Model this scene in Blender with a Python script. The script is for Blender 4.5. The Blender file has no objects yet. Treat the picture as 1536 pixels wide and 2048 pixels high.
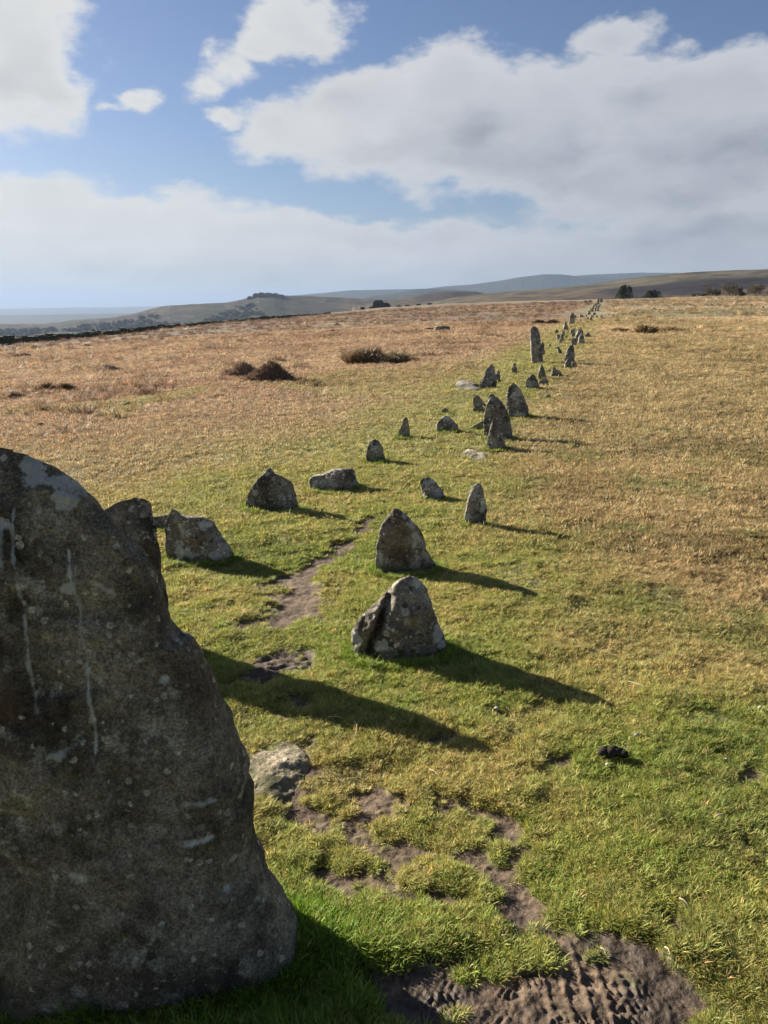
import bpy, math, random
import numpy as np
from mathutils import Vector

# ------------------------------------------------------------------ camera, world, sun, exposure
W, H, F = 1536.0, 2048.0, 1540.0
EYE, PITCH = 1.55, math.radians(15.2)
CP, SP = math.cos(PITCH), math.sin(PITCH)
SUN_EL, SUN_AZ = 21.0, -57.0          # degrees above the horizon, degrees from +Y towards +X
scene = bpy.context.scene
C = scene.collection
cd = bpy.data.cameras.new('camera')
cam = bpy.data.objects.new('camera', cd)
C.objects.link(cam)
cam.location = (0, 0, EYE)
cam.rotation_euler = (math.radians(90) - PITCH, 0, 0)
cd.sensor_fit = 'VERTICAL'
cd.sensor_height = 36.0
cd.lens = 36.0 * F / H
cd.clip_start = 0.05
cd.clip_end = 200000
scene.camera = cam
scene.view_settings.view_transform = 'Standard'
scene.view_settings.look = 'None'
scene.view_settings.gamma = 1.0
scene.view_settings.use_curve_mapping = False
scene.view_settings.exposure = 1.75
try:
    scene.cycles.volume_bounces = 1
    scene.cycles.max_bounces = 6
    scene.cycles.transparent_max_bounces = 8
    scene.cycles.sample_clamp_indirect = 4.0
except Exception:
    pass

sd = bpy.data.lights.new('sun', 'SUN')
sd.energy = 5.0
sd.angle = math.radians(0.55)
sd.color = (1.0, 0.92, 0.78)
sun = bpy.data.objects.new('sun', sd)
C.objects.link(sun)
_ae, _aa = math.radians(SUN_EL), math.radians(SUN_AZ)
SUN_DIR = Vector((math.sin(_aa) * math.cos(_ae), math.cos(_aa) * math.cos(_ae), math.sin(_ae)))
sun.rotation_euler = SUN_DIR.to_track_quat('Z', 'Y').to_euler()
sun.location = SUN_DIR * 50


def ray(px, py):
    """unit direction of a photograph pixel"""
    x, y = (px - W / 2) / F, (H / 2 - py) / F
    d = np.array([x, CP + y * SP, -SP + y * CP])
    return d / np.linalg.norm(d)


def azel(px, py):
    d = ray(px, py)
    return math.atan2(d[0], d[1]), math.asin(d[2])


class NT:
    """small helper for building node trees"""
    def __init__(self, tree):
        self.t = tree

    def n(self, kind, **kw):
        nd = self.t.nodes.new(kind)
        for k, v in kw.items():
            setattr(nd, k, v)
        return nd

    def put(self, sock, v):
        if isinstance(v, bpy.types.NodeSocket):
            self.t.links.new(v, sock)
        elif v is not None:
            sock.default_value = v

    def math(self, op, a, b=None, c=None, clamp=False):
        nd = self.n('ShaderNodeMath', operation=op, use_clamp=clamp)
        for i, v in enumerate((a, b, c)):
            if v is not None:
                self.put(nd.inputs[i], v)
        return nd.outputs[0]

    def vmath(self, op, a, b=None):
        nd = self.n('ShaderNodeVectorMath', operation=op)
        self.put(nd.inputs[0], a)
        if b is not None:
            self.put(nd.inputs[1], b)
        return nd.outputs['Value'] if op in ('LENGTH', 'DOT_PRODUCT') else nd.outputs[0]

    def comb(self, x, y, z=0.0):
        nd = self.n('ShaderNodeCombineXYZ')
        for i, v in enumerate((x, y, z)):
            self.put(nd.inputs[i], v)
        return nd.outputs[0]

    def noise(self, vec, scale, detail=4.0, rough=0.55, dist=0.0):
        nd = self.n('ShaderNodeTexNoise')
        self.put(nd.inputs['Vector'], vec)
        nd.inputs['Scale'].default_value = scale
        nd.inputs['Detail'].default_value = detail
        nd.inputs['Roughness'].default_value = rough
        nd.inputs['Distortion'].default_value = dist
        return nd

    def ramp(self, v, lo, hi, a=0.0, b=1.0, smooth=True):
        nd = self.n('ShaderNodeMapRange')
        nd.interpolation_type = 'SMOOTHSTEP' if smooth else 'LINEAR'
        self.put(nd.inputs[0], v)
        nd.inputs[1].default_value = lo
        nd.inputs[2].default_value = hi
        nd.inputs[3].default_value = a
        nd.inputs[4].default_value = b
        return nd.outputs[0]

    def mix(self, f, a, b, mode='MIX'):
        nd = self.n('ShaderNodeMix', data_type='RGBA', blend_type=mode)
        self.put(nd.inputs[0], f)
        self.put(nd.inputs[6], a if isinstance(a, bpy.types.NodeSocket) else tuple(a) + (1.0,))
        self.put(nd.inputs[7], b if isinstance(b, bpy.types.NodeSocket) else tuple(b) + (1.0,))
        return nd.outputs[2]


# ---- cloud layout: (px, py, radius x, radius y, strength); directions, so the sky is the same from anywhere
BLOBS = [
    (10, 120, 120, 95, 1.0), (-90, 70, 180, 130, 1.0), (90, 175, 70, 60, .8), (40, 60, 60, 50, .7),
    (600, 66, 98, 60, .9), (520, 92, 66, 32, .7), (660, 50, 44, 42, .55), (395, 95, 28, 22, .35), (392, 165, 36, 26, .35), (440, 130, 55, 28, .4),
    (250, 200, 40, 26, .55), (205, 218, 32, 16, .4),
    (905, 165, 105, 60, 1.0), (1120, 205, 165, 72, 1.0), (1400, 185, 195, 72, 1.0), (720, 225, 135, 60, .9), (570, 275, 95, 50, .7),
    (1000, 270, 360, 95, .95), (1400, 320, 330, 115, .9), (1740, 265, 240, 130, 1.0), (680, 310, 140, 48, .5),
    (1235, 62, 80, 30, .6),
    (440, 248, 42, 20, .55),
    (80, 415, 130, 50, .95), (270, 440, 240, 46, .9), (480, 470, 200, 36, .8), (760, 476, 260, 30, .8), (930, 462, 120, 20, .5),
    (-150, 520, 420, 130, .95), (300, 560, 800, 95, .9), (200, 605, 1100, 70, 1.0), (1050, 540, 520, 70, .8), (1430, 500, 400, 85, 1.0), (1900, 430, 300, 120, .9),
]


def cloud_group():
    g = bpy.data.node_groups.new('CloudField', 'ShaderNodeTree')
    g.interface.new_socket(name='Direction', in_out='INPUT', socket_type='NodeSocketVector')
    g.interface.new_socket(name='Field', in_out='OUTPUT', socket_type='NodeSocketFloat')
    t = NT(g)
    gi, go = t.n('NodeGroupInput'), t.n('NodeGroupOutput')
    d = t.vmath('NORMALIZE', gi.outputs[0])
    sq = t.vmath('MULTIPLY', d, (1.0, 1.0, 2.0))
    w1 = t.noise(sq, 5.0, 3.0, 0.5)
    w2 = t.noise(sq, 22.0, 4.0, 0.6)
    s = t.n('ShaderNodeSeparateXYZ')
    g.links.new(d, s.inputs[0])
    az = t.math('ARCTAN2', s.outputs[0], s.outputs[1])
    el = t.math('ARCSINE', s.outputs[2])
    p = t.comb(az, el, 0.0)
    o1 = t.vmath('MULTIPLY', t.vmath('SUBTRACT', w1.outputs['Color'], (.5, .5, .5)), (.13, .06, 0.0))
    o2 = t.vmath('MULTIPLY', t.vmath('SUBTRACT', w2.outputs['Color'], (.5, .5, .5)), (.055, .035, 0.0))
    p = t.vmath('ADD', t.vmath('ADD', p, o1), o2)
    p = t.vmath('MULTIPLY', p, (1.0, 1.0, 0.0))
    acc = None
    for (px, py, rx, ry, st) in BLOBS:
        a, e = azel(px, py)
        q = t.vmath('SUBTRACT', p, (a, e, 0.0))
        q = t.vmath('MULTIPLY', q, (F / rx, F / ry, 0.0))
        v = t.math('MULTIPLY', t.math('SUBTRACT', 1.25, t.vmath('LENGTH', q)), st)
        if acc is None:
            acc = v
        else:
            nd = t.n('ShaderNodeMath', operation='SMOOTH_MAX')
            t.put(nd.inputs[0], acc)
            t.put(nd.inputs[1], v)
            nd.inputs[2].default_value = 0.25
            acc = nd.outputs[0]
    # broken cumulus over the rest of the sky
    ab = t.math('ABSOLUTE', t.math('ADD', az, 0.0))
    out1 = t.ramp(ab, .60, .95)
    out2 = t.ramp(el, .46, .75)
    outside = t.math('MAXIMUM', out1, out2)
    gen = t.noise(t.vmath('MULTIPLY', d, (1.0, 1.0, 2.2)), 2.6, 5.0, 0.55)
    gv = t.math('MULTIPLY', t.math('SUBTRACT', gen.outputs[0], .56), 5.0)
    gv = t.math('ADD', t.math('MULTIPLY', gv, outside), t.math('MULTIPLY', t.math('SUBTRACT', 1.0, outside), -3.0))
    acc = t.math('MAXIMUM', acc, gv)
    fb = t.noise(sq, 9.0, 9.0, 0.63)
    acc = t.math('ADD', acc, t.math('MULTIPLY', t.math('SUBTRACT', fb.outputs[0], .5), 1.45))
    g.links.new(acc, go.inputs[0])
    return g


world = bpy.data.worlds.new('World')
scene.world = world
world.use_nodes = True
wt = world.node_tree
wt.nodes.clear()
t = NT(wt)
sky = t.n('ShaderNodeTexSky', sky_type='NISHITA')
sky.sun_disc = False
sky.sun_elevation = math.radians(SUN_EL)
sky.sun_rotation = math.radians(SUN_AZ)
sky.altitude = 350
sky.air_density = 1.0
sky.dust_density = 0.8
sky.ozone_density = 2.2
tc = t.n('ShaderNodeTexCoord')
dirv = t.vmath('NORMALIZE', tc.outputs['Generated'])
grp = cloud_group()


def field(v):
    nd = wt.nodes.new('ShaderNodeGroup')
    nd.node_tree = grp
    t.put(nd.inputs[0], v)
    return nd.outputs[0]


f0 = field(dirv)
_l = Vector((-0.035, 0.0, 0.055))
f1 = field(t.vmath('ADD', dirv, tuple(_l)))
mask = t.ramp(f0, 0.02, 0.44)
sunward = t.vmath('DOT_PRODUCT', dirv, tuple(SUN_DIR))
thick = t.ramp(f0, 0.15, 1.1)
slope = t.math('SUBTRACT', f0, f1)
lit = t.ramp(slope, -0.80, 0.80)
warm = t.ramp(sunward, 0.30, 0.95)
CS = 12.2
bright = t.mix(warm, (.30 * CS, .31 * CS, .33 * CS), (.40 * CS, .40 * CS, .385 * CS))
grey = t.mix(warm, (.118 * CS, .132 * CS, .162 * CS), (.28 * CS, .285 * CS, .285 * CS))
shade = t.math('MULTIPLY', thick, t.math('SUBTRACT', 1.0, t.math('MULTIPLY', lit, .75)))
det = t.noise(t.vmath('MULTIPLY', dirv, (1.0, 1.0, 5.0)), 7.0, 7.0, .58)
sz = t.n('ShaderNodeSeparateXYZ')
wt.links.new(dirv, sz.inputs[0])
shade = t.math('ADD', shade, t.math('MULTIPLY', t.math('SUBTRACT', det.outputs[0], .5), t.ramp(sz.outputs[2], .05, .30, .35, .32)), clamp=True)
ccol = t.mix(shade, bright, grey)
final = t.mix(t.math('MULTIPLY', mask, .96), t.mix(1.0, sky.outputs[0], (.50, .51, .60), 'MULTIPLY'), ccol)
bg = t.n('ShaderNodeBackground')
bg.inputs['Strength'].default_value = 0.05
wt.links.new(final, bg.inputs['Color'])
wo = t.n('ShaderNodeOutputWorld')
wt.links.new(bg.outputs[0], wo.inputs['Surface'])

# ------------------------------------------------------------------ noise
_rs = np.random.RandomState(7)
_perm = _rs.permutation(256)
_perm = np.concatenate([_perm, _perm, _perm])
_ang = _rs.rand(256) * 2 * np.pi
_g2 = np.stack([np.cos(_ang), np.sin(_ang)], 1)
_g3 = _rs.randn(256, 3)
_g3 /= np.linalg.norm(_g3, axis=1)[:, None]


def _fade(t):
    return t * t * t * (t * (t * 6 - 15) + 10)


def pn2(x, y):
    x0, y0 = np.floor(x), np.floor(y)
    fx, fy = x - x0, y - y0
    xi, yi = x0.astype(np.int64) & 255, y0.astype(np.int64) & 255
    u, v = _fade(fx), _fade(fy)

    def g(i, j, a, b):
        k = _perm[_perm[(xi + i) & 255] + ((yi + j) & 255)]
        return _g2[k, 0] * a + _g2[k, 1] * b
    a = g(0, 0, fx, fy) * (1 - u) + g(1, 0, fx - 1, fy) * u
    b = g(0, 1, fx, fy - 1) * (1 - u) + g(1, 1, fx - 1, fy - 1) * u
    return (a * (1 - v) + b * v) * 1.5


def pn3(x, y, z):
    x0, y0, z0 = np.floor(x), np.floor(y), np.floor(z)
    fx, fy, fz = x - x0, y - y0, z - z0
    xi, yi, zi = [k.astype(np.int64) & 255 for k in (x0, y0, z0)]
    u, v, w = _fade(fx), _fade(fy), _fade(fz)
    r = 0
    for i in (0, 1):
        for j in (0, 1):
            for k in (0, 1):
                h = _perm[_perm[_perm[(xi + i) & 255] + ((yi + j) & 255)] + ((zi + k) & 255)]
                d = _g3[h, 0] * (fx - i) + _g3[h, 1] * (fy - j) + _g3[h, 2] * (fz - k)
                r = r + d * (u if i else 1 - u) * (v if j else 1 - v) * (w if k else 1 - w)
    return r * 1.5


def fbm2(x, y, s, o=4, seed=0, rough=.5):
    """s = wavelength of the first octave in metres"""
    r, a, q = 0, 1.0, 1.0 / s
    for k in range(o):
        r = r + a * pn2(x * q + seed * 17.3 + k * 5.1, y * q - seed * 9.7 + k * 3.3)
        a *= rough
        q *= 2.03
    return r


def fbm3(x, y, z, s, o=4, seed=0, rough=.5):
    r, a, q = 0, 1.0, 1.0 / s
    for k in range(o):
        r = r + a * pn3(x * q + seed * 11.3 + k * 5.1, y * q - seed * 7.7 + k * 3.3, z * q + seed * 3.1)
        a *= rough
        q *= 2.03
    return r


def sstep(a, b, x):
    t_ = np.clip((x - a) / (b - a), 0, 1)
    return t_ * t_ * (3 - 2 * t_)


# ------------------------------------------------------------------ terrain
_sky = [(-500, 722), (0, 689), (200, 671), (400, 648), (630, 629), (768, 615), (900, 607), (1050, 602), (1200, 599), (1400, 593), (1536, 592), (2100, 590)]
_ae_ = [azel(*p) for p in _sky]
SK_AZ = np.array([p[0] for p in _ae_])
SK_EL = np.array([p[1] for p in _ae_])
CR = [(-500, 90), (0, 110), (300, 160), (500, 260), (690, 640), (900, 640), (1200, 330), (1536, 300), (2100, 300)]
CR_AZ = np.array([azel(p[0], 605)[0] for p in CR])
CR_R = np.array([p[1] for p in CR], float)


def macro(x, y):
    r = np.hypot(x, y) + 1e-6
    az = np.arctan2(x, y)
    R = np.interp(az, CR_AZ, CR_R)
    zc = (EYE + R * np.tan(np.interp(az, SK_AZ, SK_EL))) * (1 - sstep(1.2, 3.0, np.abs(az)))
    z = zc * (np.minimum(r, R) / R) ** 1.15
    e = np.maximum(r - R, 0)
    e0 = 160.0
    drop = np.where(e < e0, .5 * .0012 * e * e, .5 * .0012 * e0 * e0 + .192 * (e - e0))
    z = z - drop + np.minimum(e, 400) * np.minimum(np.tan(np.interp(az, SK_AZ, SK_EL)), 0)
    return np.where(z < -200, -200 - 20 * (1 - np.exp((z + 200) / 20.0)), z)


def height0(x, y):
    r = np.hypot(x, y)
    z = macro(x, y)
    far = sstep(1500, 900, r)
    z = z + far * (sstep(7, 30, r) * .10 * fbm2(x, y, 9, 3, 1) + sstep(40, 160, r) * .16 * fbm2(x, y, 38, 2, 2)
                   + .022 * fbm2(x, y, 1.3, 2, 3) + sstep(8, 20, r) * .045 * fbm2(x, y, 1.7, 3, 4))
    return z


def hit(px, py, fn=height0):
    d = ray(px, py)
    s = np.geomspace(.8, 1500, 3000)
    P = d[None] * s[:, None] + np.array([0, 0, EYE])
    g = P[:, 2] - fn(P[:, 0], P[:, 1])
    k = np.argmax(g < 0)
    if g[k] >= 0:
        k = int(np.argmin(g[:2700]))
        return P[k]
    a, b = s[k - 1], s[k]
    for _ in range(3):
        q = np.linspace(a, b, 12)
        P = d[None] * q[:, None] + np.array([0, 0, EYE])
        g = P[:, 2] - fn(P[:, 0], P[:, 1])
        j = max(1, int(np.argmax(g < 0)))
        a, b = q[j - 1], q[j]
    return d * (.5 * (a + b)) + np.array([0, 0, EYE])


def zcam(P):
    return P[1] * CP - (P[2] - EYE) * SP


# worn soil: capsules in photograph pixels turned into ground positions (x0, y0, x1, y1, radius, strength)
DIRT_PX = [
    (745, 1035, 735, 1055, 28, .9), (735, 1055, 690, 1090, 26, .9), (690, 1090, 650, 1125, 34, 1.1), (650, 1125, 590, 1160, 40, 1.1), (590, 1160, 535, 1165, 28, .85),
    (600, 1175, 600, 1205, 62, 1.25), (600, 1215, 560, 1240, 55, 1.2), (560, 1245, 500, 1252, 34, .8), (575, 1315, 525, 1345, 56, 1.5), (575, 1385, 600, 1400, 22, .8),
    (830, 962, 760, 1015, 9, .8), (590, 1480, 620, 1530, 35, .8), (545, 1560, 620, 1620, 34, .9), (560, 1595, 640, 1590, 30, .9), (640, 1660, 700, 1590, 26, .9), (730, 1600, 800, 1590, 42, .95),
    (720, 1690, 820, 1720, 52, .95), (650, 1740, 720, 1760, 42, .85), (760, 1760, 800, 1790, 30, .8), (690, 1640, 780, 1620, 30, .8), (900, 1600, 960, 1620, 34, .85), (1020, 1670, 1040, 1700, 40, .9), (850, 1700, 960, 1720, 34, .85),
    (980, 1740, 1060, 1800, 34, .7), (1060, 1790, 1110, 1880, 60, .85), (1120, 1890, 1200, 1930, 78, 1.0), (1230, 1900, 1330, 1960, 55, 1.15), (1290, 1990, 1340, 2060, 75, 1.15),
    (790, 1985, 1340, 1985, 80, 1.3), (860, 2070, 1260, 2060, 95, 1.35), (1330, 1830, 1380, 1870, 22, .7), (860, 1780, 900, 1800, 25, .55),
    (1195, 1300, 1225, 1305, 22, 1.0), (1500, 1555, 1536, 1575, 30, .9), (1100, 1525, 1140, 1515, 18, .7), (990, 1425, 1000, 1425, 14, .6), (890, 1475, 930, 1460, 25, .5),
    (1200, 1490, 1250, 1490, 14, .45), (560, 1430, 600, 1440, 20, .5),
]
DIRT = []
for (a, b, c, d_, rr, st) in DIRT_PX:
    A_, B_ = hit(a, b), hit(c, d_)
    DIRT.append((A_[0], A_[1], B_[0], B_[1], rr / F * .5 * (zcam(A_) + zcam(B_)), st))


def dirt_mask(x, y):
    m = np.full(np.shape(x), -3.0)
    for (ax, ay, bx, by, r, st) in DIRT:
        dx, dy = bx - ax, by - ay
        q = np.clip(((x - ax) * dx + (y - ay) * dy) / (dx * dx + dy * dy + 1e-9), 0, 1)
        d = np.hypot(x - ax - q * dx, y - ay - q * dy)
        m = np.maximum(m, (1.15 - d / r) * st)
    r_ = np.hypot(x, y)
    m = m + .02 + .95 * fbm2(x, y, .16, 4, 5, .6) + .25 * fbm2(x, y, .035, 2, 15)
    near = sstep(9, 4, r_)
    sparse = sstep(.35, .7, fbm2(x, y, .45, 4, 6, .6)) * .5 * near      # small bald spots
    return np.clip(sstep(-.15, .85, m) * sstep(14, 9, r_) + sparse, 0, 1)


MUD = hit(1000, 1990)
TREAD = []
for (px, py, ang, half_w, half_l) in [(960, 1965, -10, .085, .42), (1060, 2035, 2, .09, .30), (800, 1950, 28, .06, .12)]:
    q = hit(px, py)
    TREAD.append((q[0], q[1], math.radians(ang), half_w, half_l))


def mud_tread(x, y):
    """tyre tread pressed into soft mud"""
    z = np.zeros_like(x)
    for k, (cx, cy, an, hw, hl) in enumerate(TREAD):
        u = (x - cx) * math.cos(an) + (y - cy) * math.sin(an)
        v = -(x - cx) * math.sin(an) + (y - cy) * math.cos(an)
        wob = .012 * fbm2(x, y, .08, 4, 30 + k)
        m = sstep(1.25, .8, np.abs(v) / hw) * sstep(1.2, .7, np.abs(u) / hl)
        row = np.floor(v / .036)
        ph = (u + wob + np.abs((v / .036) - row - .5) * .018 * np.where(row % 2 == 0, 1, -1)) / .019
        s = np.sin(2 * np.pi * ph)
        z = z + m * .0046 * sstep(-.35, .45, fbm2(x, y, .10, 3, 44)) * (np.tanh(s * 2) * .5 + .3 * np.cos(2 * np.pi * v / .036))
    q = hit(1170, 1975)
    u, v = x - q[0], y - q[1]
    m = sstep(.15, .10, np.hypot(u / .8, v / 1.1))
    return z + m * .007 * (np.maximum(np.cos(2 * np.pi * u / .045), .2) + np.maximum(np.cos(2 * np.pi * (v + .3 * u) / .055), .3) - .8)


def height(x, y):
    z = height0(x, y)
    r = np.hypot(x, y)
    near = sstep(14, 8, r)
    if np.any(near > 0):
        k = np.where(near > 0)
        xs, ys = x[k], y[k]
        d = dirt_mask(xs, ys)
        turfy = .012 * fbm2(xs, ys, .22, 3, 8) + .005 * fbm2(xs, ys, .05, 2, 9)
        soil = -.012 + .0045 * fbm2(xs, ys, .06, 5, 10, .65)
        zz = turfy * (1 - d) + soil * d
        kk = sstep(2.6, 2.2, np.hypot(xs, ys))
        zz = zz + kk * d * mud_tread(xs, ys)
        rp = hit_ripple
        m = sstep(.34, .2, np.hypot(xs - rp[0], ys - rp[1])) * d
        zz = zz + m * .009 * np.sin((ys * .9 - xs * .25 + .02 * fbm2(xs, ys, .1, 2, 12)) * 2 * np.pi / .05)
        z = z.copy()
        z[k] += zz * near[k]
    return z


hit_ripple = hit(535, 1335)

# the line of the stone row on the ground
_row = [hit(px, py) for (px, py) in [(820, 2040), (760, 1700), (700, 1400), (740, 1150), (790, 1000), (850, 900), (955, 820), (1030, 760), (1110, 700), (1145, 668), (1165, 645), (1185, 618), (1200, 603)]]
ROW_Y = np.array([p[1] for p in _row])
ROW_X = np.array([p[0] for p in _row])
_o = np.argsort(ROW_Y)
ROW_Y, ROW_X = ROW_Y[_o], ROW_X[_o]


def lerp(a, b, t_):
    return a + (b - a) * t_[..., None]


G_GREEN = np.array([.178, .222, .052])
G_DARK = np.array([.098, .135, .036])
G_YEL = np.array([.275, .262, .095])
STRAW_R = np.array([.285, .240, .125])
BROWN_R = np.array([.175, .145, .070])
STRAW_L = np.array([.302, .240, .153])
RUST = np.array([.228, .160, .105])
RED = np.array([.180, .128, .088])
PALE = np.array([.420, .335, .215])


def turf_colour(x, y):
    """albedo of the sward and how green (short) it is"""
    r = np.hypot(x, y)
    cx = np.interp(y, ROW_Y, ROW_X)
    d = x - cx
    wl = np.interp(y, [1, 3, 5, 7, 10, 16, 24, 60, 250], [3.5, 3.5, 3.0, 2.3, 1.8, 1.4, 1.5, 1.6, 1.8])
    wr = np.interp(y, [1, 2.5, 3.2, 4.5, 6, 9, 16, 24, 60, 250], [3.0, 2.2, 1.7, 1.2, .95, .8, .85, 1.0, 1.2, 1.4])
    w = np.where(d < 0, wl, wr)
    n1 = fbm2(x, y, 1.6, 4, 20)
    q = np.abs(d) / w + .28 * n1 + .10 * fbm2(x, y, .35, 3, 25)
    g = sstep(1.55, .35, q)
    # green lawns among the straw on the left
    lawn = sstep(.15, .6, fbm2(x, y * .6, 4.5, 3, 21)) * sstep(26, 12, r) * np.where(d < 0, .65, .25)
    g = np.maximum(g, lawn)
    n2 = fbm2(x, y, .8, 4, 22)
    n3 = fbm2(x, y, .13, 3, 23)
    c_g = lerp(G_GREEN, G_YEL, np.clip(.42 + .75 * n2 + .45 * n3, 0, 1) * np.ones_like(x))
    c_g = lerp(c_g, G_DARK, sstep(.25, .8, -n1 + .5 * n3) * sstep(9, 4, r) * .5)
    c_g = lerp(c_g, np.array([.250, .235, .100]), sstep(3.5, 9, r) * .6)
    c_r = lerp(STRAW_R, BROWN_R, np.clip(.26 + .75 * fbm2(x, y, 1.1, 4, 24) + .3 * n3, 0, 1))
    c_r = lerp(c_r, np.array([.150, .165, .062]), sstep(.1, .55, fbm2(x, y, .9, 4, 48)) * sstep(12, 6, r) * .75)
    c_r = lerp(c_r, PALE, sstep(12, 45, r) * sstep(-.5, .5, fbm2(x, y, 16, 3, 26)) * .75)
    c_l = lerp(STRAW_L, RUST, np.clip(.40 + .8 * fbm2(x, y, 7, 4, 27) + .25 * n2, 0, 1))
    c_l = lerp(c_l, RED, sstep(45, 95, r) * np.clip(.6 + .9 * fbm2(x, y, 22, 3, 28), 0, 1))
    c_l = lerp(c_l, np.array([.255, .240, .110]), sstep(15, 7, r) * .6)
    side = sstep(-2, 2, d)
    c = lerp(c_l, c_r, side)
    far = sstep(90, 130, r) * (.55 + .6 * fbm2(x, y, 30, 2, 29))
    c = lerp(c, (RED + STRAW_L) / 2, np.clip(far, 0, 1) * side * .7)
    c = lerp(c, c_g, np.clip(g, 0, 1) * (.25 + .75 * sstep(70, 15, r)))
    return np.clip(c, .01, .8), np.clip(g, 0, 1) * sstep(140, 50, r)


# ------------------------------------------------------------------ mesh helpers
def mesh_np(name, verts, faces, smooth=True, mats=(), uvs=None):
    """verts (n,3); faces (m,k) array or list of tuples"""
    me = bpy.data.meshes.new(name)
    verts = np.asarray(verts, dtype=np.float32)
    if isinstance(faces, np.ndarray):
        faces = faces.astype(np.int32)
        k = faces.shape[1]
        me.vertices.add(len(verts))
        me.vertices.foreach_set('co', verts.ravel())
        me.loops.add(faces.size)
        me.loops.foreach_set('vertex_index', faces.ravel())
        me.polygons.add(len(faces))
        me.polygons.foreach_set('loop_start', np.arange(0, faces.size, k, dtype=np.int32))
        me.polygons.foreach_set('loop_total', np.full(len(faces), k, dtype=np.int32))
        me.update(calc_edges=True)
    else:
        me.from_pydata([tuple(map(float, v)) for v in verts], [], faces)
        me.update()
    me.polygons.foreach_set('use_smooth', np.full(len(me.polygons), smooth))
    for m in mats:
        me.materials.append(m)
    return me


def attr(me, name, kind, data):
    a = me.attributes.new(name, kind, 'POINT')
    data = np.asarray(data, dtype=np.float32)
    if kind == 'FLOAT_COLOR':
        if data.shape[1] == 3:
            data = np.concatenate([data, np.ones((len(data), 1), np.float32)], 1)
        a.data.foreach_set('color', data.ravel())
    elif kind == 'FLOAT_VECTOR':
        a.data.foreach_set('vector', data.ravel())
    else:
        a.data.foreach_set('value', data.ravel())


def link(name, me, label=None, cat=None, group=None, kind=None, parent=None, loc=(0, 0, 0)):
    o = bpy.data.objects.new(name, me)
    C.objects.link(o)
    o.location = loc
    if label: o['label'] = label
    if cat: o['category'] = cat
    if group: o['group'] = group
    if kind: o['kind'] = kind
    if parent: o.parent = parent
    return o


def grid_faces(nr, nc, wrap=False):
    i = np.arange(nr - 1)[:, None]
    j = np.arange(nc if wrap else nc - 1)[None]
    j2 = (j + 1) % nc
    a = i * nc + j
    b = i * nc + j2
    c = (i + 1) * nc + j2
    d = (i + 1) * nc + j
    return np.stack([a, b, c, d], -1).reshape(-1, 4)


# ------------------------------------------------------------------ materials
def new_mat(name):
    m = bpy.data.materials.new(name)
    m.use_nodes = True
    m.node_tree.nodes.clear()
    t_ = NT(m.node_tree)
    out = t_.n('ShaderNodeOutputMaterial')
    return m, t_, out


def principled(t_, out, col, rough=.9, normal=None, spec=.2):
    b = t_.n('ShaderNodeBsdfPrincipled')
    t_.put(b.inputs['Base Color'], col if isinstance(col, bpy.types.NodeSocket) else tuple(col) + (1.0,))
    t_.put(b.inputs['Roughness'], rough)
    b.inputs['Specular IOR Level'].default_value = spec
    if normal is not None:
        t_.t.links.new(normal, b.inputs['Normal'])
    t_.t.links.new(b.outputs[0], out.inputs['Surface'])
    return b


def bump(t_, h, strength=.5, dist=.01, prev=None):
    b = t_.n('ShaderNodeBump')
    t_.put(b.inputs['Strength'], strength)
    b.inputs['Distance'].default_value = dist
    t_.put(b.inputs['Height'], h)
    if prev is not None:
        t_.t.links.new(prev, b.inputs['Normal'])
    return b.outputs[0]


def ground_material():
    m, t_, out = new_mat('moor_ground')
    a = t_.n('ShaderNodeAttribute', attribute_name='col')
    dm = t_.n('ShaderNodeAttribute', attribute_name='dirt')
    pos = t_.n('ShaderNodeNewGeometry').outputs['Position']
    n1 = t_.noise(pos, 55, 5, .65)
    n2 = t_.noise(pos, 7, 5, .6)
    n3 = t_.noise(pos, 1.1, 5, .6)
    v = t_.math('MULTIPLY', t_.ramp(n1.outputs[0], .25, .75, .62, 1.3), t_.ramp(n2.outputs[0], .25, .75, .75, 1.22))
    v = t_.math('MULTIPLY', v, t_.ramp(n3.outputs[0], .28, .72, .72, 1.25))
    g = t_.mix(1.0, a.outputs['Color'], t_.comb(v, v, v), 'MULTIPLY')
    s1 = t_.noise(pos, 30, 6, .65)
    s2 = t_.noise(pos, 4, 3, .5)
    soil = t_.mix(t_.ramp(s1.outputs[0], .3, .7), (.060, .041, .028), (.180, .128, .088))
    soil = t_.mix(t_.ramp(s2.outputs[0], .35, .65), soil, t_.mix(.5, soil, (.075, .052, .036)))
    wet = t_.n('ShaderNodeAttribute', attribute_name='wet')
    soil = t_.mix(wet.outputs['Fac'], soil, t_.mix(.75, soil, (.040, .030, .024)))
    col = t_.mix(dm.outputs['Fac'], g, soil)
    nb = t_.noise(pos, 90, 4, .6)
    nrm = bump(t_, nb.outputs[0], .5, .012)
    nrm = bump(t_, n3.outputs[0], .6, .25, nrm)
    rough = t_.math('SUBTRACT', .95, t_.math('MULTIPLY', wet.outputs['Fac'], .40))
    principled(t_, out, col, rough, nrm, .25)
    return m


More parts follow.
